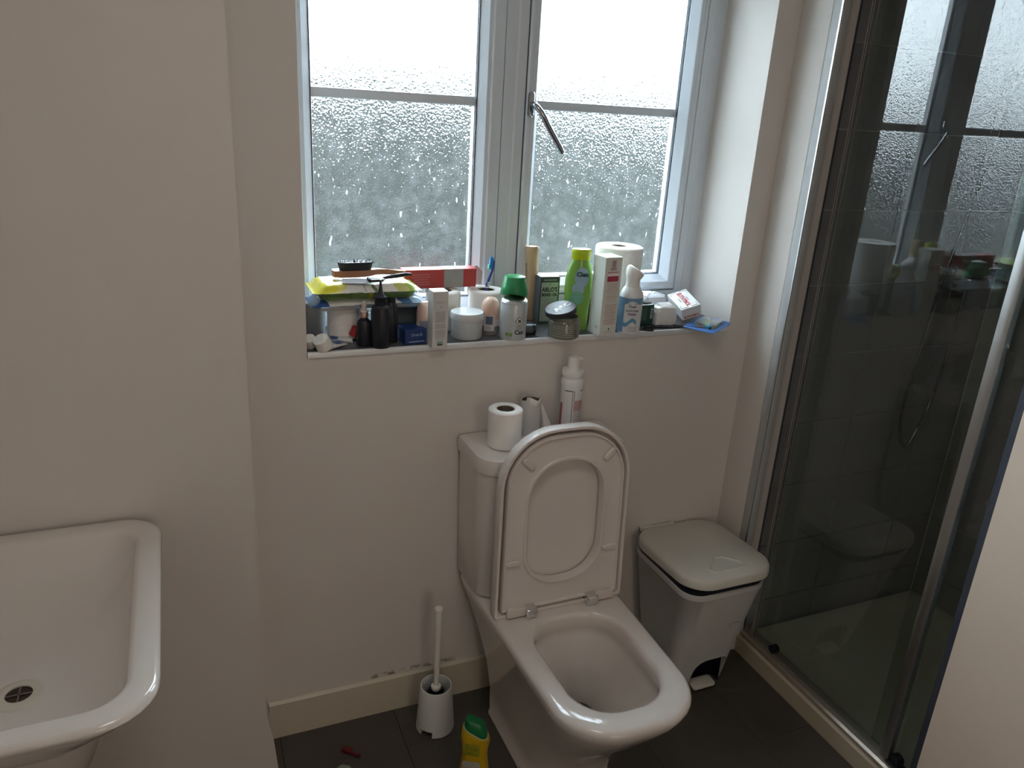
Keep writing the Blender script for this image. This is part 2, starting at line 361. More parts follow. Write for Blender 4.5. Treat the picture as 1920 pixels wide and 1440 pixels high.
# sill: tiles with metal edge trim
sill = struct(mk('trim_sill', *box(WX0 + .0005, WX1 - .0005, YB + .004, YF + .02, SZ - .0035, SZ - .001), grout, smooth=False))
sx0 = [WX0, .503, .818, 1.13, WX1]
for i in range(4):
    a, b_ = sx0[i] + .001, sx0[i + 1] - .001
    mk('tile', *loft([at([(a, YB + .004), (b_, YB + .004), (b_, YF), (a, YF)], SZ - .001), at([(a, YB + .004), (b_, YB + .004), (b_, YF), (a, YF)], SZ + .009), at([(a + .001, YB + .005), (b_ - .001, YB + .005), (b_ - .001, YF), (a + .001, YF)], SZ + .010)]), sillt, sill, smooth=False)
ed = mk('edge_trim', *loft([[(x, YB - .0035, SZ - .0035), (x, YB + .0035, SZ - .0035), (x, YB + .0035, SZ + .010), (x, YB, SZ + .0105), (x, YB - .0028, SZ + .0085), (x, YB - .0035, SZ + .005)] for x in (WX0 + .001, WX1 - .001)]), trim_m, sill)
ZS = SZ + .0102

# window
win = bpy.data.objects.new('window_1', None); link(win, loc=((WX0 + WX1) / 2, YF, SZ)); struct(win)
L0 = Vector(win.location)
def wl(vf): return [tuple(Vector(v) - L0) for v in vf[0]], vf[1]
GZ0, GZ1 = 1.145, 2.06
lf = mk('outer_frame', *wl(rect_sweep(WX0, .7685, SZ + .010, WZ1, [(0, YF), (.028, YF), (.030, YF + .003), (.040, YF + .004), (.058, YF + .022), (.058, YF + .05), (0, YF + .05)])), upvc, win, smooth=False)
rf = mk('outer_frame', *wl(rect_sweep(.7715, WX1, SZ + .010, WZ1, [(0, YF), (.030, YF), (.034, YF - .002), (.058, YF - .002), (.058, YF + .05), (0, YF + .05)])), upvc, win, smooth=False)
bev(lf, .002); bev(rf, .002)
sash = mk('sash', *wl(rect_sweep(.8325, 1.3435, SZ + .071, WZ1 - .061, [(0, YF - .004), (.004, YF - .008), (.012, YF - .008), (.014, YF - .006), (.024, YF - .006), (.026, YF - .004), (.030, YF + .002), (.042, YF + .018), (.042, YF + .05), (0, YF + .05)])), upvc, win, smooth=False)
bev(sash, .0015)
mk('gasket', *wl(rect_sweep(.8305, 1.3455, SZ + .069, WZ1 - .059, [(0, YF + .001), (.003, YF + .001), (.003, YF + .04), (0, YF + .04)])), gasket, sash, smooth=False)
# the left window sits directly in its frame
for (x0, x1, z0, z1, par) in ((.303, .7105, SZ + .068, WZ1 - .058, lf), (.8745, 1.3015, SZ + .113, WZ1 - .103, sash)):
    mk('gasket', *wl(rect_sweep(x0, x1, z0, z1, [(0, YF + .021), (.0022, YF + .021), (.0022, YF + .026), (0, YF + .026)])), gasket, par, smooth=False)
    mk('spacer', *wl(rect_sweep(x0, x1, z0, z1, [(0, YF + .030), (.004, YF + .030), (.007, YF + .045), (0, YF + .045)])), spacer_m, par, smooth=False)
    mk('pane', *wl(box(x0 + .001, x1 - .001, YF + .040, YF + .044, z0 + .001, z1 - .001)), obs, win, smooth=False)
    mk('muntin', *wl(loft([[(x, YF + .031, 1.594), (x, YF + .040, 1.592), (x, YF + .040, 1.616), (x, YF + .031, 1.614)] for x in (x0 + .001, x1 - .001)])), upvc, par, smooth=False)
# handle
hx, hz = .843, 1.604
hb = mk('handle_base', *wl(xf(loft([at(rr(.016 - 2 * e, .062 - 2 * e, .0075, 5), z) for e, z in ((0, 0), (0, .008), (.0025, .0105))]), T(hx, YF - .006, hz) @ Rt(PI / 2, 'X'))), dchrome, win)
pth = bez([(hx + .001, YF - .012, hz), (hx + .004, YF - .030, hz - .002), (hx + .018, YF - .040, hz - .020), (hx + .038, YF - .040, hz - .050), (hx + .066, YF - .040, hz - .088), (hx + .083, YF - .040, hz - .112)], 6)
nn = len(pth)
mk('handle_lever', *wl(tube([tuple(p) for p in pth] + [(hx + .0845, YF - .04, hz - .1145)], [.0065 + .0015 * math.sin(PI * i / nn) for i in range(nn)] + [.002], 12)), dchrome, win)

# ------------------------------------------------------------------ outside
struct(mk('ground', *box(-30, 30, 2.1, 60, -.9, -.8), lawn_m, smooth=False))
def hedge(name, x0, x1, y0, y1, z1, label, mm, seed):
    random.seed(seed); V, F = [], []
    N = 1500
    for i in range(N):
        x = random.uniform(x0, x1); zt = z1 + .18 * noise.noise((x * .8, seed, 0)) ; z = -.8 + (zt + .8) * random.random() ** .8
        y = y0 + (y1 - y0) * random.random() * (.3 if z < zt - .3 else 1); s = random.uniform(.08, .2)
        d = Vector((random.uniform(-1, 1), random.uniform(-1, .2), random.uniform(-1, 1))).normalized(); a = d.orthogonal().normalized() * s; b_ = d.cross(a).normalized() * s * .6
        c = Vector((x, y, z)); k = len(V)
        V += [c - a, c - b_, c + a, c + b_]; F.append((k, k + 1, k + 2, k + 3))
    ff = join((V, F), box(x0, x1, y0 + .12, y1, -.8, z1 - .15))
    o = mk(name, *ff, mm, smooth=False); o['kind'] = 'stuff'; o['label'] = label; o['category'] = 'hedge'
    return o
hedge('hedge', -6, 12, 6.0, 7.2, 1.88, 'dark green hedge standing outside beyond the frosted window', leafy, 3)

# ------------------------------------------------------------------ shower
struct(mk('floor_light_seal', *box(1.537, 2.7, .85, 1.78, -.25, -.1), mat('slab', (.1, .1, .1), .9), smooth=False))  # unseen slab added under the tray to stop light leaking in
th = thing('shower_tray', 'low beige shower tray with raised front kerb behind the glass screen', 'shower tray', (1.99, 1.32, -.1))
def rel(vf, L): return [tuple(Vector(v) - Vector(L)) for v in vf[0]], vf[1]
def trr(i, z): return at(rp([(1.60 + i, .932 + i, .02 + i * .2), (2.453 - i, .932 + i, .02 + i * .2), (2.453 - i, 1.694 - i, .02 + i * .2), (1.60 + i, 1.694 - i, .02 + i * .2)], 5), z)
mk('tray_basin', *rel(loft([trr(0, -.1), trr(0, -.04), trr(.004, -.036), trr(.03, -.036), trr(.045, -.048), trr(.2, -.056)]), th.location), tray_m, th)
mk('kerb', *rel(loft([[(x, y, z) for x, z in ((1.5375, -.05), (1.612, -.05), (1.612, .046), (1.606, .052), (1.545, .055), (1.5375, .052))] for y in (.932, 1.626)]), th.location), trayside, th, smooth=False)
en = thing('shower_screen', 'sliding glass shower screen with chrome stiles and bar handle on the tray kerb', 'shower screen', (1.575, 1.25, .05))
GX = 1.575
def er(vf): return rel(vf, en.location - Vector((0, 0, .003)))
ZT = 1.97
mk('wall_profile', *er(loft([at(rp([(1.476, 1.556, .003), (1.500, 1.556, .003), (1.500, 1.5915, .002), (1.476, 1.5915, .002)], 2), z) for z in (.055, ZT)])), mat('pale_anodised_profile', (.40, .41, .41), .5, 0, var=.02), en)
mk('profile_lip', *er(box(1.4735, 1.4762, 1.5585, 1.5625, .055, ZT)), satin, en, smooth=False)
mk('seal', *er(box(1.562, 1.565, 1.592, 1.5945, .068, ZT)), gasket, en, smooth=False)
mk('bottom_rail', *er(loft([[(x, y, z) for x, z in ((1.549, .0545), (1.603, .0525), (1.603, .064), (1.598, .067), (1.556, .067), (1.549, .062))] for y in (.934, 1.60)])), mat('champagne_rail', (.46, .40, .33), .35, .6, var=.03), en, smooth=False)
mk('top_rail', *er(box(1.548, 1.604, .934, 1.62, ZT - .05, ZT)), satin, en, smooth=False)
mk('glass_panel', *er(box(GX - .003, GX + .003, 1.045, 1.562, .067, ZT - .05)), shg, en, smooth=False)
mk('edge_strip', *er(join(box(GX - .006, GX - .0035, 1.556, 1.560, .067, ZT - .05), box(GX - .006, GX + .006, 1.5625, 1.567, .067, ZT - .05), box(GX - .0055, GX - .0035, 1.545, 1.5465, .067, ZT - .05))), satin, en, smooth=False)
mk('stile', *er(loft([at(rp([(GX - .012, 1.024, .003), (GX + .008, 1.024, .003), (GX + .008, 1.052, .003), (GX - .012, 1.052, .003)], 2), z) for z in (.067, ZT - .05)])), satin, en)
mk('door_panel', *er(box(GX + .014, GX + .020, .935, 1.10, .067, ZT - .05)), shg, en, smooth=False)
hd = mk('handle', *er(join(tube([(GX + .055, .985, z) for z in (.80, .803, 1.30, 1.303)], [.008, .011, .011, .008], 14))), satin, en)
for z in (.84, 1.26):
    mk('handle_mount', *er(tube([(GX + .005, .972, z), (GX + .052, .980, z)], .008, 10)), dchrome, hd)
mk('roller', *er(join(tube([(GX - .010, 1.010, .085), (GX + .012, 1.010, .085)], .016, 14), box(GX - .012, GX + .012, .985, 1.030, .068, .078))), black_m, en)
mk('roller', *er(tube([(GX - .008, 1.47, .080), (GX + .012, 1.47, .080)], .013, 14)), black_m, en)
mk('near_profile', *er(join(box(1.505, 1.511, .9105, .926, .055, ZT), box(1.516, 1.522, .929, .934, .055, ZT))), gasket, en, smooth=False)
mk('near_edge', *er(box(1.5125, 1.5165, .9265, .930, .055, ZT)), satin, en, smooth=False)
# mixer with hose on the rear shower wall
mx_ = thing('shower_mixer', 'chrome shower valve with looping hose on the dark tiled wall behind the glass', 'shower', (2.28, 1.69, 1.15))
def mr(vf): return rel(vf, mx_.location)
mk('valve_body', *mr(tube([(2.20, 1.665, 1.15), (2.205, 1.665, 1.15), (2.36, 1.665, 1.15), (2.365, 1.665, 1.15)], [.014, .018, .018, .014], 14)), dchrome, mx_)
for x in (2.235, 2.33): mk('wall_union', *mr(tube([(x, 1.694, 1.15), (x, 1.668, 1.15)], .014, 12)), dchrome, mx_)
hp = bez([(2.26, 1.66, 1.74), (2.236, 1.655, 1.57), (2.20, 1.66, 1.36), (2.17, 1.665, 1.167), (2.145, 1.67, .9), (2.14, 1.675, .74), (2.165, 1.675, .63), (2.20, 1.675, .595), (2.237, 1.675, .66), (2.262, 1.67, .77), (2.275, 1.665, .95), (2.28, 1.665, 1.13)], 8)
mk('hose', *mr(tube([tuple(p) for p in hp], .0045, 8)), dchrome, mx_)
mk('hand_shower', *mr(join(tube([(2.262, 1.66, 1.73), (2.27, 1.645, 1.82), (2.275, 1.625, 1.90)], [.010, .011, .013], 12), xf(lathe([(0, 0), (.04, 0), (.045, .008), (.03, .022), (0, .026)], 20), T(2.276, 1.615, 1.91) @ Rt(PI / 2 + .5, 'X')))), chrome, mx_)
mk('wall_bracket', *mr(join(tube([(2.262, 1.694, 1.76), (2.262, 1.662, 1.76)], .011, 12), box(2.248, 2.276, 1.652, 1.676, 1.745, 1.775))), dchrome, mx_)

# ------------------------------------------------------------------ toilet
TX, TY = .8095, YB
to = thing('toilet', 'white close-coupled toilet with seat and lid raised against the cistern', 'toilet', (TX, TY, 0))
def sec(hwb, hwf, yb, yf, rb, rf, z): return at(rp([(-hwf, yf, rf), (hwf, yf, rf), (hwb, yb, rb), (-hwb, yb, rb)], 8), z)
pan = [(.117, .112, -.10, -.43, .02, .09, 0), (.1205, .1155, -.097, -.434, .02, .09, .002), (.1205, .1155, -.097, -.434, .02, .09, .008), (.1175, .1125, -.098, -.434, .02, .09, .010), (.119, .114, -.094, -.45, .02, .09, .09),
       (.126, .120, -.075, -.495, .02, .10, .17), (.141, .132, -.045, -.565, .02, .11, .25), (.162, .147, -.018, -.628, .02, .12, .33),
       (.178, .157, -.008, -.660, .02, .125, .375), (.186, .162, -.006, -.672, .02, .128, .402), (.183, .159, -.008, -.669, .018, .125, .411), (.175, .151, -.014, -.661, .015, .118, .4165),
       (.150, .128, -.235, -.640, .08, .11, .418),
       (.124, .121, -.272, -.618, .09, .10, .4165), (.117, .113, -.279, -.609, .088, .097, .411), (.1145, .110, -.281, -.606, .087, .095, .400), (.1155, .111, -.280, -.607, .087, .095, .372),
       (.1195, .116, -.276, -.612, .089, .098, .362), (.116, .112, -.282, -.606, .087, .095, .345), (.102, .099, -.30, -.585, .08, .09, .30), (.083, .080, -.312, -.545, .07, .075, .265), (.064, .062, -.320, -.48, .05, .055, .225),
       (.052, .050, -.328, -.445, .04, .045, .19), (.046, .044, -.333, -.43, .035, .038, .11)]
mk('bowl', *loft([sec(*s) for s in pan]), white_ceramic, to, auto=60)
mk('water', *loft([at(rr(.102, .114, .045, 6, 0, -.387), z) for z in (.1875, .1885)]), mat('shaded_water', (.07, .065, .06), .12, var=.1, spec=1), to)  # shade of the deep bowl is painted into the water colour
mk('fixing_cap', *xf(lathe([(0, .004), (.009, .004), (.010, 0)], 14), T(-.1215, -.345, .022) @ Rt(-PI / 2, 'Y')), chrome, to)
cis = [(.176, .173, -.006, -.150, .01, .05, .405), (.190, .187, -.005, -.166, .01, .052, .425), (.1945, .1925, -.005, -.178, .01, .055, .60), (.197, .195, -.005, -.182, .01, .055, .772)]
ct = mk('cistern', *loft([sec(*s) for s in cis]), white_ceramic, to)
mk('cistern_lid', *loft([sec(*s) for s in [(.196, .194, -.006, -.181, .01, .055, .7725), (.2015, .1995, -.004, -.187, .01, .058, .775), (.2025, .2005, -.003, -.188, .01, .058, .803), (.1995, .1975, -.006, -.185, .01, .056, .812), (.190, .188, -.012, -.176, .01, .05, .8155)]]), white_ceramic, to)
lidO = lambda i: [(-.177 + i, 0 + i, max(.004, .010 - i)), (.177 - i, 0 + i, max(.004, .010 - i)), (.170 - i, .484 - i, .140 - i), (-.170 + i, .484 - i, .140 - i)]
def xz(pts, y, n=8): return [(p[0], y, p[1]) for p in rp(pts, n)]
LL = (0, -.2115, .416); lean = -.040
lid = mk('lid', *loft([xz(lidO(.010), .0), xz(lidO(.003), -.002), xz(lidO(0), -.007), xz(lidO(0), -.033), xz(lidO(.0015), -.035), xz(lidO(.0075), -.035), xz(lidO(.009), -.033), xz(lidO(.010), -.008)]), seat_m, to, loc=LL)
lid.rotation_euler = (lean, 0, 0)
opn = lambda i: [(-.101 - i, .083 - i, .088 + i), (.101 + i, .083 - i, .088 + i), (.099 + i, .402 + i, .094 + i), (-.099 - i, .402 + i, .094 + i)]
stO = lambda i: lidO(.0175 + i)
seat = mk('seat', *loft([xz(opn(0), -.013), xz(stO(.002), -.013), xz(stO(0), -.016), xz(stO(0), -.036), xz(stO(.0015), -.038), xz(stO(.005), -.038), xz(stO(.008), -.033), xz(stO(.03), -.032), xz(opn(.02), -.033), xz(opn(.010), -.0345), xz(opn(.0065), -.0385), xz(opn(.002), -.0385), xz(opn(0), -.036), xz(opn(0), -.013)], False, False), seat_m, to, loc=LL)
seat.rotation_euler = (lean, 0, 0)
for u, v, a in ((-.136, .150, 0), (.128, .150, 0), (-.106, .405, -.75), (.108, .405, .8)):
    bm_ = mk('bumper', *xf(rbox(.038, .015, .010, .007, .003), T(u, -.0315, v) @ Rt(-a, 'Y') @ Rt(PI / 2, 'X')), seat_m, seat)
for s in (-1, 1):
    mk('hinge_arm', *xf(rbox(.050, .024, .014, .003, .0012), T(s * .122, -.0330, .017) @ Rt(PI / 2, 'X')), seat_m, seat)
    hg = mk('hinge', *join(loft([[(x, -.2350 + .0125 * math.cos(a), .434 + .0125 * math.sin(a)) for a in [PI * k / 8 for k in range(9)]] + [(x, -.2475, .4175), (x, -.2225, .4175)] for x in (s * .085 - .0145, s * .085 + .0145)]), box(s * .085 - .0145, s * .085 + .0145, -.268, -.235, .4175, .444)), chrome, to)
    bev(hg, .003)

# things on the cistern
def toilet_roll(name, label, x, y, z, r, h, group=None, core=.021, cat='toilet roll'):
    t = thing(name, label, cat, (x, y, z), group=group)
    mk('paper_roll', *lathe([(core + .0015, .001), (r - .003, .001), (r, .004), (r, h - .004), (r - .003, h - .001), (core + .004, h), (core + .0012, h - .002), (core + .0012, .001)], 40), paper, t)
    mk('core', *lathe([(core, .002), (core, h - .003), (core - .0012, h - .003), (core - .0012, .002), (core, .002)], 28), card, t)
    mk('sheet_edge', *arc(r + .0002, .002, h - .003, .9, 1.35, 8, .0006), paper, t)
    return t
CZ = .8158
toilet_roll('toilet_roll', 'full white toilet roll standing on the left end of the cistern lid', .694, 1.600, CZ, .0415, .098)
t = thing('cardboard_tube', 'nearly empty pale toilet roll tube with torn white paper at its top', 'cardboard tube', (.787, 1.655, CZ))
n = 36; V = []; F = []
for r_, rev in ((.0262, 0), (.0245, 1)):
    for z0 in (0, 1):
        for i in range(n):
            a = 2 * PI * i / n; top = .098 - (.010 * abs(math.sin(1.5 * a + .4)) + .003 * noise.noise((math.cos(a) * 3, math.sin(a) * 3, 1)))
            V.append((r_ * math.cos(a), r_ * math.sin(a), 0 if z0 == 0 else top))
for i in range(n):
    j = (i + 1) % n
    F += [(i, j, n + j, n + i), (3 * n + i, 3 * n + j, 2 * n + j, 2 * n + i), (n + i, n + j, 3 * n + j, 3 * n + i), (2 * n + i, 2 * n + j, j, i)]
mk('tube_wall', V, F, mat('grey_white_tube_paper', (.60, .595, .58), .85, var=.06), t)
mk('core_lining', *lathe([(.0243, .002), (.0243, .088), (.0236, .088), (.0236, .002)], 24), card, t)
V = []; F = []
for i, (a, lo_, hi_) in enumerate([(-2.2, .094, .103), (-1.9, .086, .105), (-1.6, .080, .102), (-1.35, .077, .098), (-1.1, .079, .095), (-.85, .084, .100), (-.6, .090, .104), (-.35, .094, .099)]):
    a -= .25
    V += [((.0270) * math.cos(a), .0270 * math.sin(a), lo_), (.0272 * math.cos(a), .0272 * math.sin(a), hi_), (.0257 * math.cos(a), .0257 * math.sin(a), hi_ - .001)]
for i in range(7):
    k = 3 * i; F += [(k, k + 3, k + 4, k + 1), (k + 1, k + 4, k + 5, k + 2)]
o = mk('torn_flap', V, F, paper, t); sm = o.modifiers.new('s', 'SOLIDIFY'); sm.thickness = .0006
t = thing('paper_scrap', 'pointed folded scrap of white paper leaning beside the pump bottle', 'paper', (.835, 1.67, CZ))
o = mk('folded_sheet', [(-.0135, .010, .084), (-.001, -.004, .002), (.024, .004, .0022), (.006, .007, .040), (-.004, .006, .001)], [(0, 1, 3), (1, 2, 3), (0, 3, 4), (3, 2, 4)], paper, t, smooth=False)
sm = o.modifiers.new('s', 'SOLIDIFY'); sm.thickness = .0006; sm.offset = 0

# pump bottle
t = thing('pump_bottle', 'white pump bottle with faded pink label behind the raised lid', 'bottle', (.899, 1.655, CZ), rz=-.32)
pb = mk('bottle_body', *lathe([(0, 0), (.026, 0), (.028, .003), (.028, .118), (.0295, .124), (.0300, .131), (.0285, .138), (.0240, .142), (.0235, .146), (0, .146)], 36), mat('translucent_white_bottle', (.74, .75, .74), .25, var=.01), t)
mk('label_panel', *arc(.0281, .012, .112, -.75, 1.25, 16), mat('pale_label', (.68, .68, .68), .5), t)
mk('label_outline', *join(arc(.0286, .110, .1125, -.78, -.02, 10), arc(.0286, .110, .1125, .72, 1.15, 8), arc(.0286, .012, .112, -.05, -.005, 2), arc(.0286, .085, .112, .10, .14, 2)), mat('dark_grey_line', (.10, .09, .10), .5), t)
mk('label_stripe', *arc(.0283,   .004, .075, -1.30, -.98, 6), mat('dusty_red_strip', (.36, .10, .11), .5), t)
mk('label_block', *arc(.0287, .058, .086, .12, 1.2, 10), mat('dusty_pink', (.46, .30, .31), .5), t)
for k in range(7): mk('print_line', *arc(.0290, .014 + k * .0065, .0165 + k * .0065, .15, 1.1 - .1 * (k % 3), 8), mat('pink_print', (.50, .38, .38), .6), t)
mk('collar', *lathe([(.0, .144), (.026, .1445), (.0285, .149), (.0285, .158), (.0275, .162), (.017, .164), (0, .164)], 36), wpl, t)
mk('pump_head', *join(lathe([(0, .162), (.0145, .162), (.0150, .165), (.0150, .192), (.0140, .1955), (0, .1965)], 28), xf(rbox(.010, .008, .006, .002, .0005), T(.017, -.002, .189))), wpl, t)

# ------------------------------------------------------------------ bin
t = thing('pedal_bin', 'grey-white pedal bin with cream lid between toilet and shower screen', 'bin', (1.298, 1.575, 0))
def bs(w_, d_, r, z, cy, cx=0): return at(rr(w_, d_, r, 8, cx, cy), z)
bd = mk('bin_body', *loft([bs(.188, .180, .035, .004, 0, .018), bs(.194, .188, .040, .012, -.001, .018), bs(.206, .202, .042, .07, -.006, .015), bs(.217, .218, .044, .135, -.011, .012), bs(.234, .245, .046, .22, -.018, .008), bs(.264, .294, .052, .383, -.033, 0), bs(.271, .301, .055, .387, -.034, 0), bs(.272, .302, .055, .400, -.034, 0), bs(.266, .296, .054, .402, -.034, 0)]), bin_m, t)
cutp = rp([(-.028, -.02, .004), (.098, -.02, .004), (.094, .116, .024), (-.018, .116, .042)], 6)
cutter = mk('cutter', *loft([[(p[0], y, p[1]) for p in cutp] for y in (-.16, -.055)]), navy_m, t)
b_ = bd.modifiers.new('arch', 'BOOLEAN'); b_.operation = 'DIFFERENCE'; b_.object = cutter; b_.solver = 'EXACT'
bpy.context.view_layer.update()
dg = bpy.context.evaluated_depsgraph_get(); me = bpy.data.meshes.new_from_object(bd.evaluated_get(dg)); bd.modifiers.clear(); bd.data = me; me.set_sharp_from_angle(angle=.6)
bpy.data.objects.remove(cutter)
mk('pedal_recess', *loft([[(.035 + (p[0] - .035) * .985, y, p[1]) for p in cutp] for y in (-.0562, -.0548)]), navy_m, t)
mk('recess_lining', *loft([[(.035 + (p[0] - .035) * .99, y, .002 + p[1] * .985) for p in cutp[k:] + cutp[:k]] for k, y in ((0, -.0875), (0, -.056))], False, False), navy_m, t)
mk('pedal', *xf(rbox(.078, .040, .012, .008, .003), T(.030, -.092, .010) @ Rt(.10, 'X')), binlid_m, t)
mk('bin_liner', *loft([bs(.260, .290, .052, .398, -.034), bs(.266, .296, .054, .406, -.034), bs(.262, .292, .052, .426, -.034)]), navy_m, t)
LP = Vector((0, .118, .414))
lidp = mk('bin_lid', *loft([bs(.280, .315, .075, -.002, -.160), bs(.289, .324, .078, .002, -.160), bs(.290, .325, .079, .020, -.160), bs(.284, .319, .077, .027, -.160), bs(.272, .307, .070, .0305, -.160), bs(.12, .15, .05, .0325, -.16)]), binlid_m, t, loc=LP)
lidp.rotation_euler = (-.052, 0, 0)
tri = lambda i: [(-.088 + i * 1.6, -.292 + i, .016), (.080 - i * 1.6, -.292 + i, .016), (.004, -.210 - i * 1.6, .02)]
mk('thumb_ridge', *loft([at(rp(tri(0), 6), .0300), at(rp(tri(.0016), 6), .0352), at(rp(tri(.0050), 6), .0352), at(rp(tri(.007), 6), .0315)], False, False), binlid_m, lidp)
mk('hinge_bar', *xf(rbox(.110, .011, .010, .004, .001), T(-.055, -.001, .0225)), binlid_m, lidp)
for x in (-.105, .002): mk('hinge_lug', *xf(rbox(.010, .014, .014, .003, .001), T(x, -.001, .022)), binlid_m, lidp)
mk('scratch_arc', *tube([(.062 + .022 * math.cos(a), -.1525 - .0018 - .030 * (.265 - .262), .255 + .012 * math.sin(a)) for a in [PI * k / 10 for k in range(11)]], .0006, 6), mat('grey_scratch', (.3, .31, .31), .5), t)

# ------------------------------------------------------------------ basin
t = thing('washbasin', 'white rectangular washbasin with rounded rim at the left wall', 'washbasin', (-.31, 1.28, 0))
B0 = Vector((-.31, 1.28, 0))
def bo(i, z, iw=0, r=.09): return at(rp([(-.559 + iw, .975 + i, .008 + r * .4 * (iw > 0)), (-.078 - i, .975 + i, r), (-.078 - i, 1.574 - i, r * .82), (-.559 + iw, 1.574 - i, .008 + r * .4 * (iw > 0))], 8), z)
bz = .765
mk('basin_bowl', *rel(loft([bo(.215, .56), bo(.20, .575), bo(.125, .625, 0, .10), bo(.06, .68, 0, .10), bo(.022, .725, 0, .098), bo(.004, .75, 0, .092), bo(0, .757), bo(.002, .763, 0, .09), bo(.009, .7665, .004, .085), bo(.036, .7665, .09, .065), bo(.043, .764, .10, .06), bo(.047, .757, .105, .06), bo(.052, .735, .11, .065), bo(.075, .700, .12, .075), bo(.12, .672, .14, .085), bo(.165, .658, .15, .06), bo(.19, .655, .165, .04)]), B0), white_ceramic, t, auto=60)
dr = mk('drain', *xf(lathe([(.020, .001), (.020, .0045), (.026, .0045), (.038, .002), (.040, .0)], 28), T(.012, -.055, .6535)), mat('pale_drain_ring', (.62, .58, .50), .35), t)
mk('drain_hole', *xf(lathe([(0, .0015), (.0205, .002)], 24), T(.012, -.055, .6535)), mat('drain_dark', (.03, .02, .015), .4), dr)
mk('drain_grate', *xf(join(box(-.019, .019, -.0015, .0015, .002, .0035), box(-.0015, .0015, -.019, .019, .002, .0035)), T(.012, -.055, .6535)), mat('dull_metal', (.2, .18, .16), .4, .6), dr)
mk('pedestal', *rel(loft([at(rr(w_, d_, r, 6, cx, 1.275), z) for w_, d_, r, cx, z in ((.25, .24, .09, -.38, 0), (.24, .22, .09, -.38, .02), (.20, .17, .08, -.38, .2), (.21, .17, .08, -.36, .38), (.26, .19, .085, -.325, .50), (.30, .24, .09, -.31, .59))]), B0), white_ceramic, t)

# ------------------------------------------------------------------ brush and holder
t = thing('toilet_brush_holder', 'white tapered toilet brush holder with a notched foot by the skirting', 'brush holder', (.537, 1.596, 0))
hb_ = mk('cup', *lathe([(0, .001), (.050, .001), (.052, .004), (.0502, .024), (.0498, .03), (.0425, .134), (.0412, .137), (.0385, .137), (.0375, .134), (.044, .02), (0, .02)], 44), mat('white_holder_plastic', (.66, .68, .68), .4, var=.02), t)
cutter = mk('cutter', *xf(box(-.019, .017, -.07, -.02, -.01, .021), Rt(-.80, 'Z')), navy_m, t)
b_ = hb_.modifiers.new('notch', 'BOOLEAN'); b_.operation = 'DIFFERENCE'; b_.object = cutter; b_.solver = 'EXACT'
bpy.context.view_layer.update()
dg = bpy.context.evaluated_depsgraph_get(); me = bpy.data.meshes.new_from_object(hb_.evaluated_get(dg)); hb_.modifiers.clear(); hb_.data = me; me.set_sharp_from_angle(angle=.6)
bpy.data.objects.remove(cutter)
t = thing('toilet_brush', 'white toilet brush with long round handle standing in its holder', 'brush', (.535, 1.592, .03), rot=(-.02, .012, 0))
mk('handle', *lathe([(0, .10), (.0065, .10), (.0070, .12), (.0085, .24), (.0105, .33), (.0115, .343), (.0110, .346), (.0095, .3475), (0, .3475)], 20), wpl, t)
mk('collar', *lathe([(.0, .092), (.010, .092), (.0135, .098), (.0135, .106), (.010, .109), (0, .109)], 20), wpl, t)
V, F = [], []
random.seed(5)
for i in range(2600):
    a = random.uniform(0, 2 * PI); z = random.uniform(.03, .096); k = len(V); r1 = random.uniform(.02, .0325)
    V += [(.004 * math.cos(a), .004 * math.sin(a), z), (.004 * math.cos(a), .004 * math.sin(a), z + .0015), (r1 * math.cos(a), r1 * math.sin(a), z + random.uniform(-.006, .004))]; F.append((k, k + 1, k + 2))
mk('bristles', V, F, black_m, t, smooth=False)

# ------------------------------------------------------------------ yellow cleaner bottle
ye = mat('yellow_bottle_plastic', (.55, .36, .01), .35, var=.03); grn = mat('green_cap_plastic', (.01, .16, .05), .35, var=.05)
t = thing('cleaner_bottle', 'yellow cleaning bottle with a slanted green cap beside the toilet foot', 'bottle', (.566, 1.372, 0), rz=-.55)
def ys(w_, d_, z, sl=0): return [(p[0], p[1], z + sl * p[0]) for p in rr(w_, d_, .45 * d_, 6)]
mk('bottle_body', *loft([ys(.066, .038, 0), ys(.070, .042, .004), ys(.072, .044, .06), ys(.062, .042, .10), ys(.062, .042, .125), ys(.070, .044, .155, -.12), ys(.066, .044, .172, -.35), ys(.056, .038, .178, -.5)]), ye, t)
mk('cap', *loft([ys(.058, .039, .177, -.45), ys(.057, .038, .185, -.5), ys(.050, .033, .201, -.50), ys(.036, .022, .207, -.3)]), grn, t)
mk('collar_rim', *loft([ys(.061, .041, .1755, -.46), ys(.061, .041, .1785, -.48)]), mat('pale_rim', (.6, .58, .4), .4), t)
lb = mk('label_panel', *xf(rbox(.044, .075, .0005, .004, .0001), T(-.004, -.0222, .062) @ Rt(PI / 2, 'X')), mat('clear_grey_label', (.42, .42, .36), .3, var=.3, scale=200), t)
mk('label_print', *xf(rbox(.040, .034, .0005, .003, .0001), T(-.006, -.0215, .135) @ Rt(PI / 2, 'X')), mat('green_yellow_print', (.30, .30, .02), .4, var=.6, scale=120), t)
t = thing('red_clip', 'small dark red plastic clip lying on the floor left of the brush', 'clip', (.303, 1.572, 0), rz=-.75)
mk('clip_jaw', *xf(rbox(.026, .016, .012, .005, .002), T(-.014, .003, 0)), mat('dark_red_plastic', (.13, .008, .012), .4, var=.1), t)
mk('clip_tail', *join(tube([(-.006, .001, .007), (.012, -.001, .006), (.026, -.001, .006)], [.005, .004, .0055], 10)), MATS['dark_red_plastic'], t)
t = thing('plastic_lump', 'pale crumpled bit of plastic on the floor in front of the red clip', 'litter', (.272, 1.512, 0))
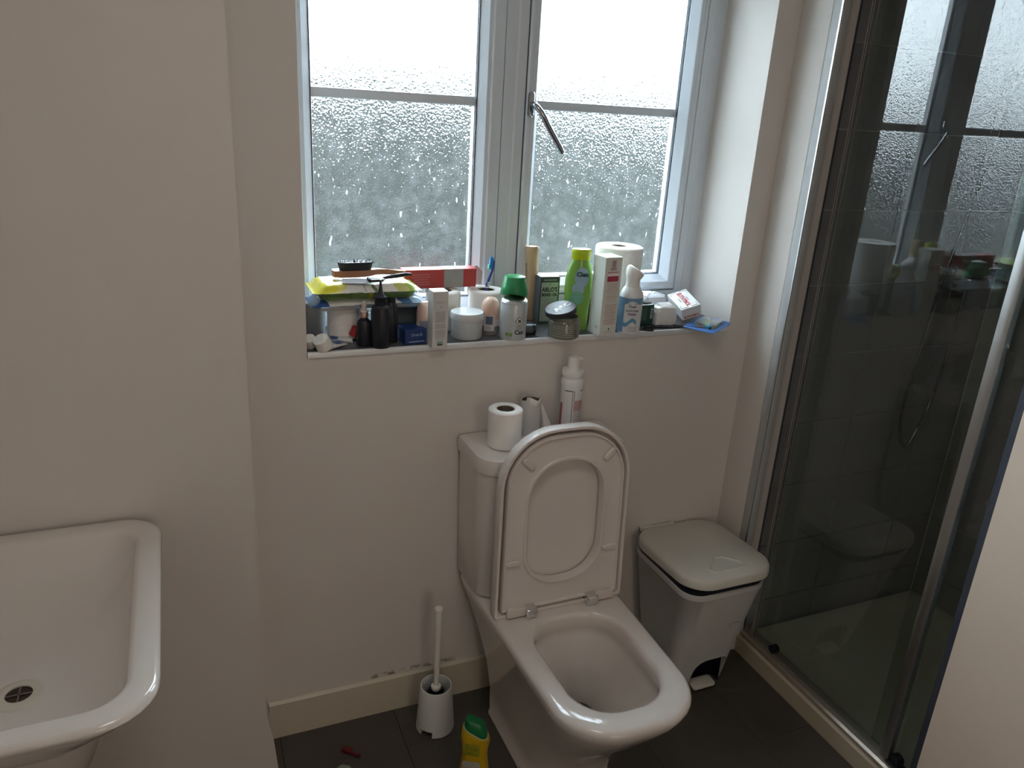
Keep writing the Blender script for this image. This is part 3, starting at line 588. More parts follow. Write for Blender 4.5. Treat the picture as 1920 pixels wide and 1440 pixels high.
V, F = loft([at([(p[0] * (1 + .25 * noise.noise((p[0] * 90, p[1] * 90, z * 60))), p[1] * (1 + .25 * noise.noise((p[1] * 90, p[0] * 90, z * 70 + 3)))) for p in circ(r, 18)], z) for r, z in ((.016, .001), (.022, .007), (.020, .014), (.012, .020), (.004, .022))])
mk('crumpled_body', V, F, mat('cloudy_plastic', (.36, .42, .38), .3, trans=.3), t, smooth=False)

# ------------------------------------------------------------------ things on the window sill
def carton(name, label, x, y, z, w_, d_, h_, yaw, m_, cat='box', rot=None, r=.0008):
    t = thing(name, label, cat, (x, y, z), rz=yaw, rot=rot)
    mk('carton', *rbox(w_, d_, h_, r, .0006, 0, 1), m_, t, smooth=False); return t
def panel(t, name, x, z, w_, h_, y, m_, face='f', r=.0006, th=.0003):
    """flat print on front ('f': -Y), right ('r': +X), left ('l': -X) or top ('t')"""
    vf = rbox(w_, h_, th, r, .00005)
    M = {'f': T(x, y, z) @ Rt(PI / 2, 'X'), 'r': T(y, x, z) @ Rt(PI / 2, 'Z') @ Rt(PI / 2, 'X'), 'l': T(y, x, z) @ Rt(-PI / 2, 'Z') @ Rt(PI / 2, 'X'), 't': T(x, z, y)}[face]
    return mk(name, *xf(vf, M), m_, t, smooth=False)
dim_plastic = mat('smoky_tub_plastic', (.30, .32, .33), .35)
toilet_roll('toilet_roll', 'shaded white toilet roll under the wipe packs behind the black bottles', .349, 1.806, ZS, .0390, .080)
t = thing('storage_tub', 'dim grey translucent tub in the left sill corner under the packs', 'tub', (.282, 1.856, ZS))
mk('tub_body', *lathe([(0, 0), (.028, 0), (.030, .002), (.032, .074), (.0335, .077), (.0305, .077), (.027, .004), (0, .004)], 28), dim_plastic, t)
mk('tub_lid', *lathe([(0, .0772), (.0345, .0772), (.0345, .0805), (0, .0805)], 28), dim_plastic, t)
# flat packs
def pack(name, label, x, y, z, w_, d_, h_, mtop, mbot, yaw, rot=None, bend=.0, seed=1, crimp=.018):
    t = thing(name, label, 'wipes pack', (x, y, z), rz=yaw, rot=rot)
    N, M_ = 26, 14
    def surf(sg):
        V = []
        for j in range(M_ + 1):
            for i in range(N + 1):
                u = i / N * 2 - 1; v = j / M_ * 2 - 1
                eu = max(0, min(1, (1 - abs(u)) * w_ / 2 / crimp - .55)); ev = max(0, min(1, (1 - abs(v)) * d_ / 2 / .012))
                k = (eu ** .5) * (ev ** .5)
                nz = noise.noise((u * 3.3, v * 2.3, seed)) * .0035 * k + noise.noise((u * 9, v * 5, seed + 4)) * .0012
                V.append((u * w_ / 2, v * d_ / 2 * (1 - .04 * abs(u) ** 3 + .02 * noise.noise((u * 4, seed, 0))), sg * (.0006 + k * h_ / 2) + nz * (1 if sg > 0 else .4) - bend * u * u * .02 + (.003 * abs(u) ** 8)))
        return V, [(j * (N + 1) + i, j * (N + 1) + i + 1, (j + 1) * (N + 1) + i + 1, (j + 1) * (N + 1) + i) for j in range(M_) for i in range(N)]
    for nm, sg, mm in (('top_film', 1, mtop), ('bottom_film', -1, mbot)):
        o = mk(nm, *surf(sg), mm, t, auto=80)
    return t
def ramp_film(name, stops, axis='X', rough=.25, extra=None, lo=-.13, hi=.13):
    q = mat(name, (.5, .5, .5), rough, var=.0, coat=.3); tt = q.node_tree; b = tt.nodes['Principled BSDF']
    tc = tt.nodes.new('ShaderNodeTexCoord'); sp = tt.nodes.new('ShaderNodeSeparateXYZ'); n = tt.nodes.new('ShaderNodeTexNoise'); n.inputs['Scale'].default_value = 22; n.inputs['Detail'].default_value = 1
    tt.links.new(tc.outputs['Object'], sp.inputs[0]); tt.links.new(tc.outputs['Object'], n.inputs['Vector'])
    mr_ = tt.nodes.new('ShaderNodeMapRange'); mr_.inputs[1].default_value = lo; mr_.inputs[2].default_value = hi; tt.links.new(sp.outputs[axis], mr_.inputs[0])
    a = tt.nodes.new('ShaderNodeMath'); a.operation = 'MULTIPLY_ADD'; a.inputs[1].default_value = .35; tt.links.new(n.outputs['Fac'], a.inputs[0]); tt.links.new(mr_.outputs[0], a.inputs[2])
    s2 = tt.nodes.new('ShaderNodeMath'); s2.operation = 'SUBTRACT'; s2.inputs[1].default_value = .175; tt.links.new(a.outputs[0], s2.inputs[0])
    rp_ = tt.nodes.new('ShaderNodeValToRGB'); rp_.color_ramp.interpolation = 'CONSTANT'; el = rp_.color_ramp.elements
    while len(el) > 1: el.remove(el[0])
    for i, (p, c) in enumerate(stops):
        e = el[0] if i == 0 else el.new(p); e.position = p; e.color = (*c, 1)
    tt.links.new(s2.outputs[0], rp_.inputs[0]); tt.links.new(rp_.outputs[0], b.inputs['Base Color']); return q
ftop = ramp_film('yellow_white_wipes_film', [(0, (.72, .66, .04)), (.20, (.80, .76, .20)), (.27, (.86, .87, .84)), (.40, (.55, .58, .56)), (.44, (.86, .87, .84)), (.55, (.20, .30, .14)), (.60, (.85, .86, .83)), (.80, (.70, .68, .25)), (.86, (.42, .58, .10))])
fbot = ramp_film('green_wipes_film', [(0, (.12, .22, .04)), (.36, (.16, .27, .07)), (.45, (.42, .42, .04)), (.52, (.14, .25, .09)), (.85, (.16, .30, .06))])
wtop = ramp_film('white_blue_pack_film', [(0, (.05, .12, .36)), (.12, (.74, .75, .72)), (.80, (.10, .20, .42)), (.86, (.42, .60, .78))])
wbot = ramp_film('white_pack_underside', [(0, (.55, .58, .60)), (.8, (.42, .58, .74))])
pk2 = pack('wipes_pack', 'white and blue pack of wipes lying beneath the yellow-green pack', .402, 1.800, 1.1455, .276, .110, .025, wtop, wbot, .03, bend=.25, seed=3)
pk1 = pack('wipes_pack', 'yellow and green pack of wipes lying topmost on the left of the sill', .392, 1.790, 1.178, .252, .122, .036, ftop, fbot, .0, bend=.12, seed=9)
# hairbrush, card and razor on the pack
wood = mat('brown_brush_wood', (.32, .14, .075), .4, var=.25, scale=14)
t = thing('wooden_brush', 'wooden beard brush with black bristles facing up on the yellow pack', 'brush', (.402, 1.800, 1.2025), rz=.04)
hh = [(-.080, .004), (-.078, .014), (-.060, .020), (-.035, .021), (-.010, .019), (.010, .012), (.025, .0085), (.05, .0085), (.075, .010), (.092, .008), (.096, .002)]
mk('brush_back', *loft([[(x, y_, z) for x, y_ in [(a, -b_) for a, b_ in hh] + [(a, b_) for a, b_ in reversed(hh)]] for z in (0, .002, .013, .015)]), wood, t)
for v in t.children[0].data.vertices:
    k = max(0, min(1, (v.co.x - .008) / .03)); v.co.z = v.co.z * (1 - .35 * k) + .002 * k + .004 * k * math.sin(v.co.x * 45)
bk = mk('bristle_block', *loft([[(x * k, y_ * k, z) for x, y_ in rr(.080, .034, .015, 6)] for z, k in ((.015, .93), (.026, 1.0), (.034, 1.04))]), black_m, t, loc=(-.026, 0, 0))
V, F = [], []
for i in range(700):
    x, y_ = random.uniform(-.040, .040), random.uniform(-.016, .016); k = len(V); dx, dy = random.uniform(-.001, .001), random.uniform(-.001, .001)
    V += [(x - .0004, y_, .032), (x + .0004, y_, .032), (x + dx, y_ + dy, .0365 + random.random() * .0015)]; F.append((k, k + 1, k + 2))
mk('bristle_tips', V, F, mat('dark_bristle', (.03, .03, .035), .5), t, smooth=False, loc=(-.026, 0, 0))
t = thing('grey_card', 'flat pale grey card lying on the yellow pack in front of the brush', 'card', (.365, 1.748, 1.2005), rz=-.12, rot=(.10, .02, -.12))
mk('card_sheet', *rbox(.058, .034, .0008, .002, .0002), mat('grey_card', (.30, .29, .30), .6), t, smooth=False)
panel(t, 'printed_border', 0, 0, .052, .002, .0008, greyink, 't')
t = thing('black_razor', 'black razor with curved dark handle lying across the yellow pack', 'razor', (.440, 1.742, 1.2015), rz=.1)
mk('razor_head', *xf(rbox(.036, .018, .008, .002, .001), T(-.030, .004, 0) @ Rt(.15, 'X')), black_m, t)
mk('blade_guard', *xf(rbox(.034, .005, .003, .001, .0004), T(-.028, -.009, .0035)), mat('dull_metal', (.2, .18, .16), .4, .6), t)
mk('razor_handle', *tube([tuple(p) for p in bez([(-.012, .004, .005), (.005, .002, .008), (.022, .000, .010), (.045, .004, .011), (.060, .008, .010)], 5)], [.003 + .002 * math.sin(PI * k / 20) for k in range(21)], 10), black_m, t)
# red carton
redm = mat('red_carton', (.46, .055, .05), .5, var=.05)
t = carton('red_carton', 'long red and grey carton lying on the rolls against the window', .602, 1.866, 1.1545, .190, .040, .047, .012, redm)
panel(t, 'grey_panel', .034, .0235, .052, .0462, -.0202, mat('grey_print_panel', (.36, .35, .34), .6))
panel(t, 'grey_panel', .034, 0, .052, .0395, .0471, MATS['grey_print_panel'], 't')
for k in range(5): panel(t, 'print_line', -.052, .010 + k * .0062, .050 - .006 * (k % 3), .0014, -.0203, mat('pale_red_print', (.62, .26, .24), .6))
for k in range(6): panel(t, 'print_line', .034, .008 + k * .0056, .036 - .005 * (k % 2), .0010, -.0206, greyink)
mk('tuck_flap', *xf(rbox(.016, .036, .0007, .001, .0002), T(.103, 0, .042) @ Rt(.5, 'Y')), redm, t)
t = thing('clear_sleeve', 'pinkish clear plastic wrap sticking out past the red carton end', 'wrapper', (.706, 1.882, 1.152))
o = mk('film_sheet', [(-.006, -.002, 0), (.016, -.008, .002), (.020, -.004, .034), (.006, .002, .050), (-.005, .003, .045)], [(0, 1, 2), (0, 2, 3, 4)], mat('pink_clear_film', (.72, .55, .53), .2, trans=.5), t, smooth=False)
sm = o.modifiers.new('s', 'SOLIDIFY'); sm.thickness = .0008
toilet_roll('toilet_roll', 'white toilet roll half hidden behind the tall white carton', .606, 1.838, ZS, .0440, .1000)
toilet_roll('toilet_roll', 'white toilet roll behind the round white jar, toothbrush in its core', .727, 1.8465, ZS, .0465, .0960)
t = thing('toothbrush', 'blue and white toothbrush standing in the core of a toilet roll', 'toothbrush', (.713, 1.838, ZS + .003), rot=(.0, .09, .0))
mk('handle', *join(tube([tuple(p) for p in bez([(0, 0, .0), (.001, 0, .05), (.002, 0, .10), (.006, 0, .125), (.012, 0, .150), (.0125, .001, .170)], 5)], [.0045] * 12 + [.0035] * 14, 10)), mat('blue_brush_plastic', (.05, .07, .32), .3), t)
for z in (.098, .104, .110): mk('white_band', *xf(lathe([(.0046, 0), (.0052, .001), (.0052, .003), (.0046, .004)], 14), T(.0025 + (z - .098) * .25, 0, z)), wpl, t)
mk('bristle_head', *xf(join(rbox(.009, .009, .028, .002, .001)), T(.0055, 0, .150)), mat('blue_teal_bristles', (.02, .22, .62), .6), t)
mk('bristle_tuft', *xf(rbox(.008, .0085, .012, .002, .001), T(.0025, 0, .146)), mat('teal_bristles', (.10, .52, .50), .6), t)
# tubes and caps at the left corner
tubem = mat('white_tube_laminate', (.70, .71, .72), .35); tubeb = mat('blue_tube_print', (.03, .12, .34), .35)
t = thing('toothpaste_tube', 'flattened white and blue tube with big white cap at the sill edge', 'tube', (.289, 1.7130, ZS), rz=.62)
def tubebody(L, w0, w1, h0, h1): return loft([[(x, y_ * (w0 + (w1 - w0) * k), .0065 + z_ * (h0 + (h1 - h0) * k)) for y_, z_ in circ(.5, 16)] for x, k in ((0, 0), (L * .5, .55), (L, 1))])
mk('tube_body', *tubebody(.050, .024, .042, .022, .003), tubem, t)
mk('blue_band', *xf(rbox(.026, .022, .0006, .002, .0001), T(.034, -.004, .0125) @ Rt(.10, 'Y')), tubeb, t)
mk('cap', *xf(lathe([(0, 0), (.0182, 0), (.0192, .001), (.0182, .026), (.0168, .0275), (0, .0275)], 28), T(-.006, -.004, .0085) @ Rt(-.62, 'Z') @ Rt(-.50, 'Y') @ Rt(.28, 'X')), wpl, t)
t = thing('toothpaste_tube', 'small tube lying in the left sill corner, only its round cap visible', 'tube', (.266, 1.742, ZS), rz=1.5)
mk('tube_body', *tubebody(.050, .020, .030, .016, .003), tubem, t)
mk('cap', *xf(lathe([(0, 0), (.0135, 0), (.0145, .001), (.0135, .022), (.012, .0235), (0, .0235)], 24), T(-.006, .006, .0070) @ Rt(-1.5, 'Z') @ Rt(-.3, 'Y') @ Rt(.5, 'X')), wpl, t)
t = thing('crumpled_tube', 'squeezed white tube with a red cap lying before the shaded roll', 'tube', (.334, 1.7640, ZS), rz=-.35)
o = mk('tube_body', *xf(loft([[(x, y_ * w_ + .004 * math.sin(x * 120), .004 + z_ * h_ + .002 * math.sin(x * 160 + 1)) for y_, z_ in circ(.5, 14)] for x, w_, h_ in ((-.040, .030, .003), (-.020, .032, .008), (.0, .028, .012), (.018, .018, .016), (.026, .012, .012))]), T(0, 0, .002)), tubem, t)
mk('blue_band', *xf(rbox(.018, .016, .0006, .002, .0001), T(-.016, -.004, .0125) @ Rt(.1, 'Y')), tubeb, t)
mk('red_cap', *xf(lathe([(0, 0), (.0105, 0), (.0115, .001), (.010, .022), (.008, .0235), (0, .024)], 20), T(.027, .006, .016) @ Rt(.35, 'Y')), mat('red_cap_plastic', (.36, .02, .03), .35), t)
# black bottles
blk = mat('matte_black_bottle', (.014, .016, .024), .38, var=.1)
t = thing('dropper_bottle', 'small black dropper bottle with a white bulb left of nozzle bottle', 'bottle', (.3815, 1.7320, ZS))
mk('bottle_body', *lathe([(0, 0), (.0165, 0), (.0175, .002), (.0175, .052), (.0155, .059), (.0085, .064), (.0085, .068), (0, .068)], 28), blk, t)
mk('rose_collar', *lathe([(0, .067), (.0092, .067), (.0095, .069), (.0095, .079), (.0088, .080), (0, .080)], 24), mat('rose_gold', (.55, .38, .34), .3, .8), t)
mk('dropper_bulb', *lathe([(0, .080), (.0100, .080), (.0100, .083), (.0058, .085), (.0062, .098), (.0052, .104), (.003, .1065), (0, .107)], 20), mat('pale_rubber', (.60, .54, .52), .5), t)
t = thing('nozzle_bottle', 'matte black bottle with long pointed nozzle standing at the sill edge', 'bottle', (.4155, 1.7125, ZS))
mk('bottle_body', *lathe([(0, 0), (.0205, 0), (.022, .002), (.0225, .040), (.0225, .086), (.0200, .096), (.0125, .101), (.0125, .104), (0, .104)], 32), blk, t)
mk('collar', *lathe([(0, .103), (.0138, .103), (.0142, .105), (.0142, .117), (.0150, .118), (.0150, .120), (0, .120)], 28), blk, t)
mk('nozzle', *lathe([(0, .1195), (.0135, .1195), (.0085, .124), (.0052, .130), (.0026, .152), (.0022, .158), (0, .1585)], 24), blk, t)
t = thing('black_bottle', 'slim black bottle mostly hidden right behind the nozzle bottle', 'bottle', (.449, 1.748, ZS))
mk('bottle_body', *lathe([(0, 0), (.015, 0), (.016, .002), (.016, .084), (.012, .094), (.009, .098), (0, .098)], 24), blk, t)
mk('cap', *lathe([(0, .0975), (.0105, .0975), (.0108, .099), (.0100, .113), (.008, .115), (0, .1155)], 20), blk, t)
# blue box
t = carton('blue_box', 'small dark blue toothpaste box lying right of the black bottles', .497, 1.738, ZS, .054, .052, .036, .12, mat('dark_blue_carton', (.015, .045, .17), .4, var=.08))
txt('Oral-B', .0105, mat('pale_blue_print', (.45, .55, .75), .5), t, loc=(.002, -.0263, .023))
panel(t, 'white_line', .002, .0065, .040, .0016, -.0262, MATS['pale_blue_print'])
t = thing('dark_pouch', 'dark teal pouch standing in shade behind the small blue box', 'pouch', (.490, 1.800, ZS))
mk('pouch_body', *loft([at(rr(.082, .034, .012, 5), 0), at(rr(.086, .036, .014, 5), .02), at(rr(.084, .026, .010, 5), .055), at(rr(.080, .006, .002, 5), .074)]), mat('dark_teal_film', (.02, .035, .045), .4), t)
mk('pouch_seam', *xf(rbox(.080, .003, .008, .001, .0005), T(0, 0, .0735)), MATS['dark_teal_film'], t)
def rollon(name, label, x, y, s, lab):
    t = thing(name, label, 'deodorant', (x, y, ZS))
    cap_m = mat('peach_cap', (.66, .46, .36), .35, var=.02)
    mk('base', *lathe([(0, 0), (.0195 * s, 0), (.0205 * s, .002), (.0205 * s, .026), (0, .026)], 32), mat('smoky_base', (.34, .34, .34), .2, trans=.2), t)
    mk('roll_cap', *lathe([(0, .0262), (.0225 * s, .0262), (.0230 * s, .030), (.0230 * s, .066), (.0215 * s, .078), (.0175 * s, .087), (.011 * s, .0925), (.005 * s, .0942), (0, .0945)], 36), cap_m, t)
    mk('white_sleeve', *lathe([(.0212 * s, .022), (.0232 * s, .024), (.0236 * s, .040), (.0231 * s, .041)], 36), mat('pale_sleeve', (.62, .58, .55), .4), t)
    if lab:
        mk('label_panel', *arc(.0237, .012, .052, -1.0, .1, 10), mat('off_white_label', (.60, .60, .62), .5), t)
        mk('label_block', *arc(.0241, .029, .050, -.85, -.1, 8), mat('slate_print', (.12, .14, .22), .5), t)
        for k in range(3): mk('print_line', *arc(.0241, .015 + k * .004, .0165 + k * .004, -.85, -.3, 6), greyink, t)
    return t
rollon('roll_on_deodorant', 'peach domed roll-on deodorant between the white jar and spray refill', .7085, 1.765, 1.0, True)
t = rollon('roll_on_deodorant', 'peach and grey roll-on bottle mostly hidden left behind white carton', .534, 1.752, .9, False)
mk('label_panel', *arc(.0214, .008, .050, -.9, .9, 10), mat('slate_grey_label', (.22, .23, .28), .5), t)
# tall white carton with fine print
t = carton('white_carton', 'tall narrow white carton with fine print at the front sill edge', .5455, 1.688, ZS, .037, .037, .136, .02, mat('off_white_carton', (.62, .615, .60), .55, var=.02))
txt('PERFECT', .0052, greyink, t, loc=(0, -.0187, .110), gap=1.1)
txt('SKIN', .004, greyink, t, loc=(.002, -.0187, .0985))
for a, b_ in ((.064, .090), (.049, .061), (.027, .044)):
    z = a
    while z < b_:
        panel(t, 'print_line', random.uniform(-.0008, .0008), z, .026 - random.random() * .003, .0011, -.0186, greyink); z += .0024
txt('NATURAL', .0042, greyink, t, loc=(0, -.0187, .0225))
panel(t, 'seal_mark', 0, .0125, .014, .009, -.0186, mat('teal_grey_print', (.25, .36, .36), .5)); panel(t, 'seal_mark', 0, .0085, .013, .003, -.0189, ink)
t = thing('dark_tube', 'dark green tube standing tight behind the tall white carton', 'tube', (.576, 1.748, ZS))
mk('tube_body', *loft([at(rr(.024, .022, .0105, 5), 0), at(rr(.024, .020, .0095, 5), .06), at(rr(.020, .006, .002, 5), .112), at(rr(.019, .002, .0008, 5), .120)]), mat('dark_green_tube', (.015, .035, .03), .35), t)
mk('tube_cap', *xf(rbox(.019, .019, .012, .009, .001), T(0, 0, .0)), black_m, t)
# white jar
t = thing('white_jar', 'round white screw-top jar in front of the toilet rolls', 'jar', (.641, 1.7505, ZS))
mk('jar_body', *lathe([(0, 0), (.036, 0), (.0385, .003), (.0385, .048), (0, .048)], 40), mat('grey_white_jar', (.56, .60, .61), .4, var=.02), t)
mk('jar_lid', *lathe([(0, .045), (.0400, .045), (.0415, .047), (.0415, .062), (.0400, .0645), (0, .0655)], 40), mat('white_jar_lid', (.66, .685, .69), .4, var=.02), t)
# refill can with green cap
t = thing('air_freshener_can', 'pale spray refill can with a green cap at the sill edge', 'spray can', (.7520, 1.7195, ZS))
mk('can_body', *lathe([(0, .0015), (.030, .0015), (.0325, 0), (.0335, .003), (.0335, .088), (.0325, .092), (.0330, .0935), (.0315, .0955), (0, .0955)], 40), mat('pale_blue_grey_can', (.55, .60, .62), .3, .25, var=.12, scale=45), t)
mk('metal_dome', *lathe([(.0315, .0952), (.0325, .0965), (.0310, .0985), (.024, .104), (.014, .107), (0, .107)], 36), satin, t)
mk('spray_cap', *xf(loft([at(circ(.0335, 36), .098), at(circ(.0342, 36), .106), at([(x * .94, y_ * .92) for x, y_ in circ(.034, 36)], .122), at([(x * .80, y_ * .76) for x, y_ in circ(.034, 36)], .140), at([(x * .76, y_ * .66) for x, y_ in circ(.034, 36)], .149), at([(x * .70, y_ * .56) for x, y_ in circ(.034, 36)], .1505)]), T(-.002, .002, .0)), mat('bright_green_cap', (.02, .24, .08), .35, var=.04), t)
dm = xf(rbox(.0150, .0150, .0004, .0008, .0001), T(0, 0, 0) @ Rt(PI / 4, 'Z'))
mk('hazard_diamond', *[([((r_ := .0342 + v[2]) * math.sin(v[0] / .0335 + .62), -r_ * math.cos(v[0] / .0335 + .62), v[1] + .050) for v in dm[0]]), dm[1]], ink, t, smooth=False)
dm = xf(rbox(.0125, .0125, .0004, .0008, .0001), T(0, 0, .0003) @ Rt(PI / 4, 'Z'))
mk('hazard_inner', *[([((.0342 + v[2]) * math.sin(v[0] / .0335 + .62), -(.0342 + v[2]) * math.cos(v[0] / .0335 + .62), v[1] + .050) for v in dm[0]]), dm[1]], whitecard, t, smooth=False)
txt('°', .026, ink, t, loc=(0, 0, .0425), yaw=.62, bend=.0350, bold=.0008)
txt('Can', .0150, ink, t, loc=(0, 0, .0215), yaw=.66, bend=.0336, bold=.0004)
mk('green_mark', *arc(.0337, .012, .020, -.38, -.16, 4), mat('leaf_green_print', (.20, .36, .08), .5), t)
mk('green_mark', *arc(.0337, .012, .020, -.10, .12, 4), MATS['leaf_green_print'], t)
for k in range(3): mk('print_line', *arc(.0337, .030 + k * .0035, .0314 + k * .0035, .40, .85, 4), greyink, t)
t.rotation_euler.z = -.56
for v in [c for c in t.children if c.name.startswith('spray_cap')][0].data.vertices: v.co.z += (.007 + .010 * max(0, -v.co.y / .034) * max(0, (.135 - v.co.z) / .03)) if v.co.z < .135 else .006
# bamboo cylinder
t = thing('wooden_bottle', 'tall tan wooden cylinder bottle standing against the window mullion', 'bottle', (.872, 1.876, ZS), rot=(0, -.045, 0))
mk('bottle_body', *lathe([(0, 0), (.0185, 0), (.0195, .002), (.0190, .09), (.0175, .145), (.0180, .170), (.0192, .188), (.0190, .196), (.0165, .2005), (.0150, .1990), (.0130, .1985), (0, .1985)], 32), mat('tan_bamboo', (.46, .33, .20), .45, var=.14, scale=20), t)
txt('BAMBOO', .010, mat('brown_print', (.14, .09, .05), .6), t, M=T(-.0188, -.0045, .135) @ Rt(-1.25, 'Z') @ Rt(PI / 2, 'Y'))
mk('top_disc', *lathe([(0, .1986), (.0125, .1986), (.0125, .1992), (0, .1992)], 24), mat('pale_wood_end', (.62, .50, .36), .5), t)
# beard oil carton
t = carton('beard_oil_box', 'dark bordered carton lettered BEARD OIL beside the green shampoo', .8965, 1.837, ZS, .056, .038, .128, -.06, mat('dark_slate_carton', (.06, .075, .085), .5))
panel(t, 'pale_face', 0, .0605, .0475, .105, -.0191, mat('aged_grey_panel', (.34, .36, .37), .6, var=.1))
panel(t, 'top_band', 0, .1195, .050, .0095, -.0191, mat('dark_slate_print', (.035, .045, .055), .5))
panel(t, 'white_top', 0, 0, .053, .035, .1281, whitecard, 't')
txt('100% BLACK BOX', .0048, mat('pale_print', (.55, .57, .6), .5), t, loc=(0, -.0195, .1195))
txt('⚓', .006, ink, t, loc=(0, -.0195, .108))
txt("ARLO'S", .0165, ink, t, loc=(0, -.0195, .0935), sx_=.82, bold=.0006)
txt('BEARD OIL', .0115, ink, t, loc=(0, -.0195, .0800), sx_=.78, bold=.0005)
for k, wd in enumerate((.030, .026, .022)): panel(t, 'print_line', 0, .069 - k * .0045, wd, .0009, -.0195, greyink)
panel(t, 'red_mark', -.002, .052, .009, .008, -.0195, mat('pink_red_print', (.55, .20, .18), .6), r=.0035)
for k in range(4): panel(t, 'print_line', 0, .036 - k * .006, .034, .0009, -.0195, greyink)
# small dark cap lying
t = thing('small_dark_jar', 'tiny dark grey-green pot lying on its side beside the refill can', 'pot', (.8035, 1.7365, ZS), rz=-.1)
mk('pot_body', *xf(lathe([(0, 0), (.0125, 0), (.0135, .001), (.0135, .020), (0, .020)], 24), T(-.012, 0, .0137) @ Rt(PI / 2, 'Y')), mat('slate_green_pot', (.06, .085, .085), .4), t)
mk('pot_lid', *xf(lathe([(0, .0), (.0136, 0), (.0136, .008), (.012, .009), (0, .009)], 24), T(.0085, 0, .0137) @ Rt(PI / 2, 'Y')), black_m, t)
# jar with tilted black lid
t = thing('styling_jar', 'clear olive jar of product with its black lid tilted on top', 'jar', (.8860, 1.7015, ZS), rz=-.45)
mk('jar_body', *lathe([(0, 0), (.036, 0), (.0400, .004), (.0400, .040), (.0370, .046), (.0355, .047), (.0355, .054), (.0335, .054), (.0335, .047), (0, .040)], 40), mat('olive_clear_jar', (.20, .205, .17), .15, var=.1, trans=.25, coat=.5), t)
for k in range(6): mk('print_line', *arc(.0402, .008 + k * .0052, .0092 + k * .0052, -.75 + .05 * (k % 3), .75 - .08 * (k % 2), 12), mat('pale_olive_print', (.40, .40, .35), .5), t)
jl = mk('black_lid', *lathe([(0, -.001), (.0385, -.001), (.0400, .0005), (.0400, .012), (.0385, .0135), (0, .0138)], 40), mat('black_jar_lid', (.02, .025, .035), .5), t, loc=(-.010, .002, .062))
jl.rotation_euler = (.10, -.27, .45)
txt('A&C', .022, mat('white_lid_print', (.70, .71, .72), .5), jl, M=T(.004, -.002, .0139) @ Rt(-PI / 2, 'X') @ Rt(-.3, 'Y'), sx_=1.2, bold=.0012)
# green shampoo
gb = mat('lime_green_bottle', (.20, .42, .07), .25, var=.03, coat=.3); gc = mat('lime_cap', (.50, .66, .02), .25, var=.02)
t = thing('shampoo_bottle', 'lime green shampoo bottle with a yellow-green flip cap', 'bottle', (.9475, 1.756, ZS), rz=-.30)
def el(w_, d_, z, cx=0): return at([(cx + x * w_, y_ * d_) for x, y_ in circ(.5, 36)], z)
mk('bottle_body', *loft([el(.060, .030, 0), el(.064, .034, .003), el(.062, .034, .02), el(.064, .036, .06), el(.074, .039, .105), el(.073, .038, .14), el(.060, .034, .168), el(.0485, .032, .182), el(.047, .031, .186)]), gb, t)
mk('flip_cap', *loft([el(.0475, .0325, .1862), el(.0490, .0335, .188), el(.0490, .0335, .203), el(.0500, .0340, .204), el(.0500, .0340, .2105), el(.047, .031, .213)]), gc, t)
def elbl(w_, h_, cx, cz, nm, mm, off, k=20):
    V = []; 
    for i in range(k + 1):
        for j in range(k + 1):
            u, v = i / k * 2 - 1, j / k * 2 - 1
            if True:
                a = u * math.sqrt(max(0, 1 - v * v * .5)); b_ = v * math.sqrt(max(0, 1 - u * u * .5))
                x, z = cx + a * w_ / 2, cz + b_ * h_ / 2
                W = .074 if z > .085 else .066; W = min(W, .062 + .012 * max(0, min(1, (z - .03) / .07)))
                if z > .145: W = .073 - (z - .145) * .55
                V.append((x, -.0190 * math.sqrt(max(.02, 1 - (x / (W / 2)) ** 2)) - off - .0002, z))
    F = [(i * (k + 1) + j, (i + 1) * (k + 1) + j, (i + 1) * (k + 1) + j + 1, i * (k + 1) + j + 1) for i in range(k) for j in range(k)]
    o = mk(nm, V, F, mm, t); s_ = o.modifiers.new('s', 'SOLIDIFY'); s_.thickness = .0003; return o
elbl(.038, .052, .004, .142, 'blue_label', mat('pale_blue_label', (.30, .48, .60), .35), .0004)
elbl(.032, .034, -.004, .112, 'blue_label', MATS['pale_blue_label'], .0008)
elbl(.036, .036, -.006, .088, 'green_disc', mat('mint_disc', (.16, .46, .30), .35), .0012)
txt('Cien', .0165, mat('dark_green_print', (.02, .07, .06), .5), t, loc=(.004, -.0204, .150), bold=.0006)
for k in range(3): panel(t, 'print_line', -.006, .092 - k * .0055, .020 - .004 * k, .0014, -.0207, MATS['pale_blue_label'])
# black, yellow and red pouch behind
t = thing('printed_packet', 'yellow, red and black pouch standing behind the shampoo bottle', 'packet', (1.014, 1.822, ZS), rz=-.1)
t['label'] = 'yellow, red and black packet squeezed between shampoo and pink-white carton'
mk('lower_panel', *rbox(.062, .016, .092, .005, .002), mat('dark_purple_print', (.03, .02, .035), .4), t)
mk('yellow_band', *xf(rbox(.062, .0162, .018, .005, .0005), T(0, 0, .092)), mat('mustard_print', (.58, .46, .10), .4), t)
mk('red_band', *xf(rbox(.062, .0162, .010, .005, .0005), T(0, 0, .110)), mat('crimson_print', (.50, .04, .07), .4), t)
mk('white_top', *xf(rbox(.062, .0150, .012, .005, .001), T(0, 0, .120)), whitecard, t)
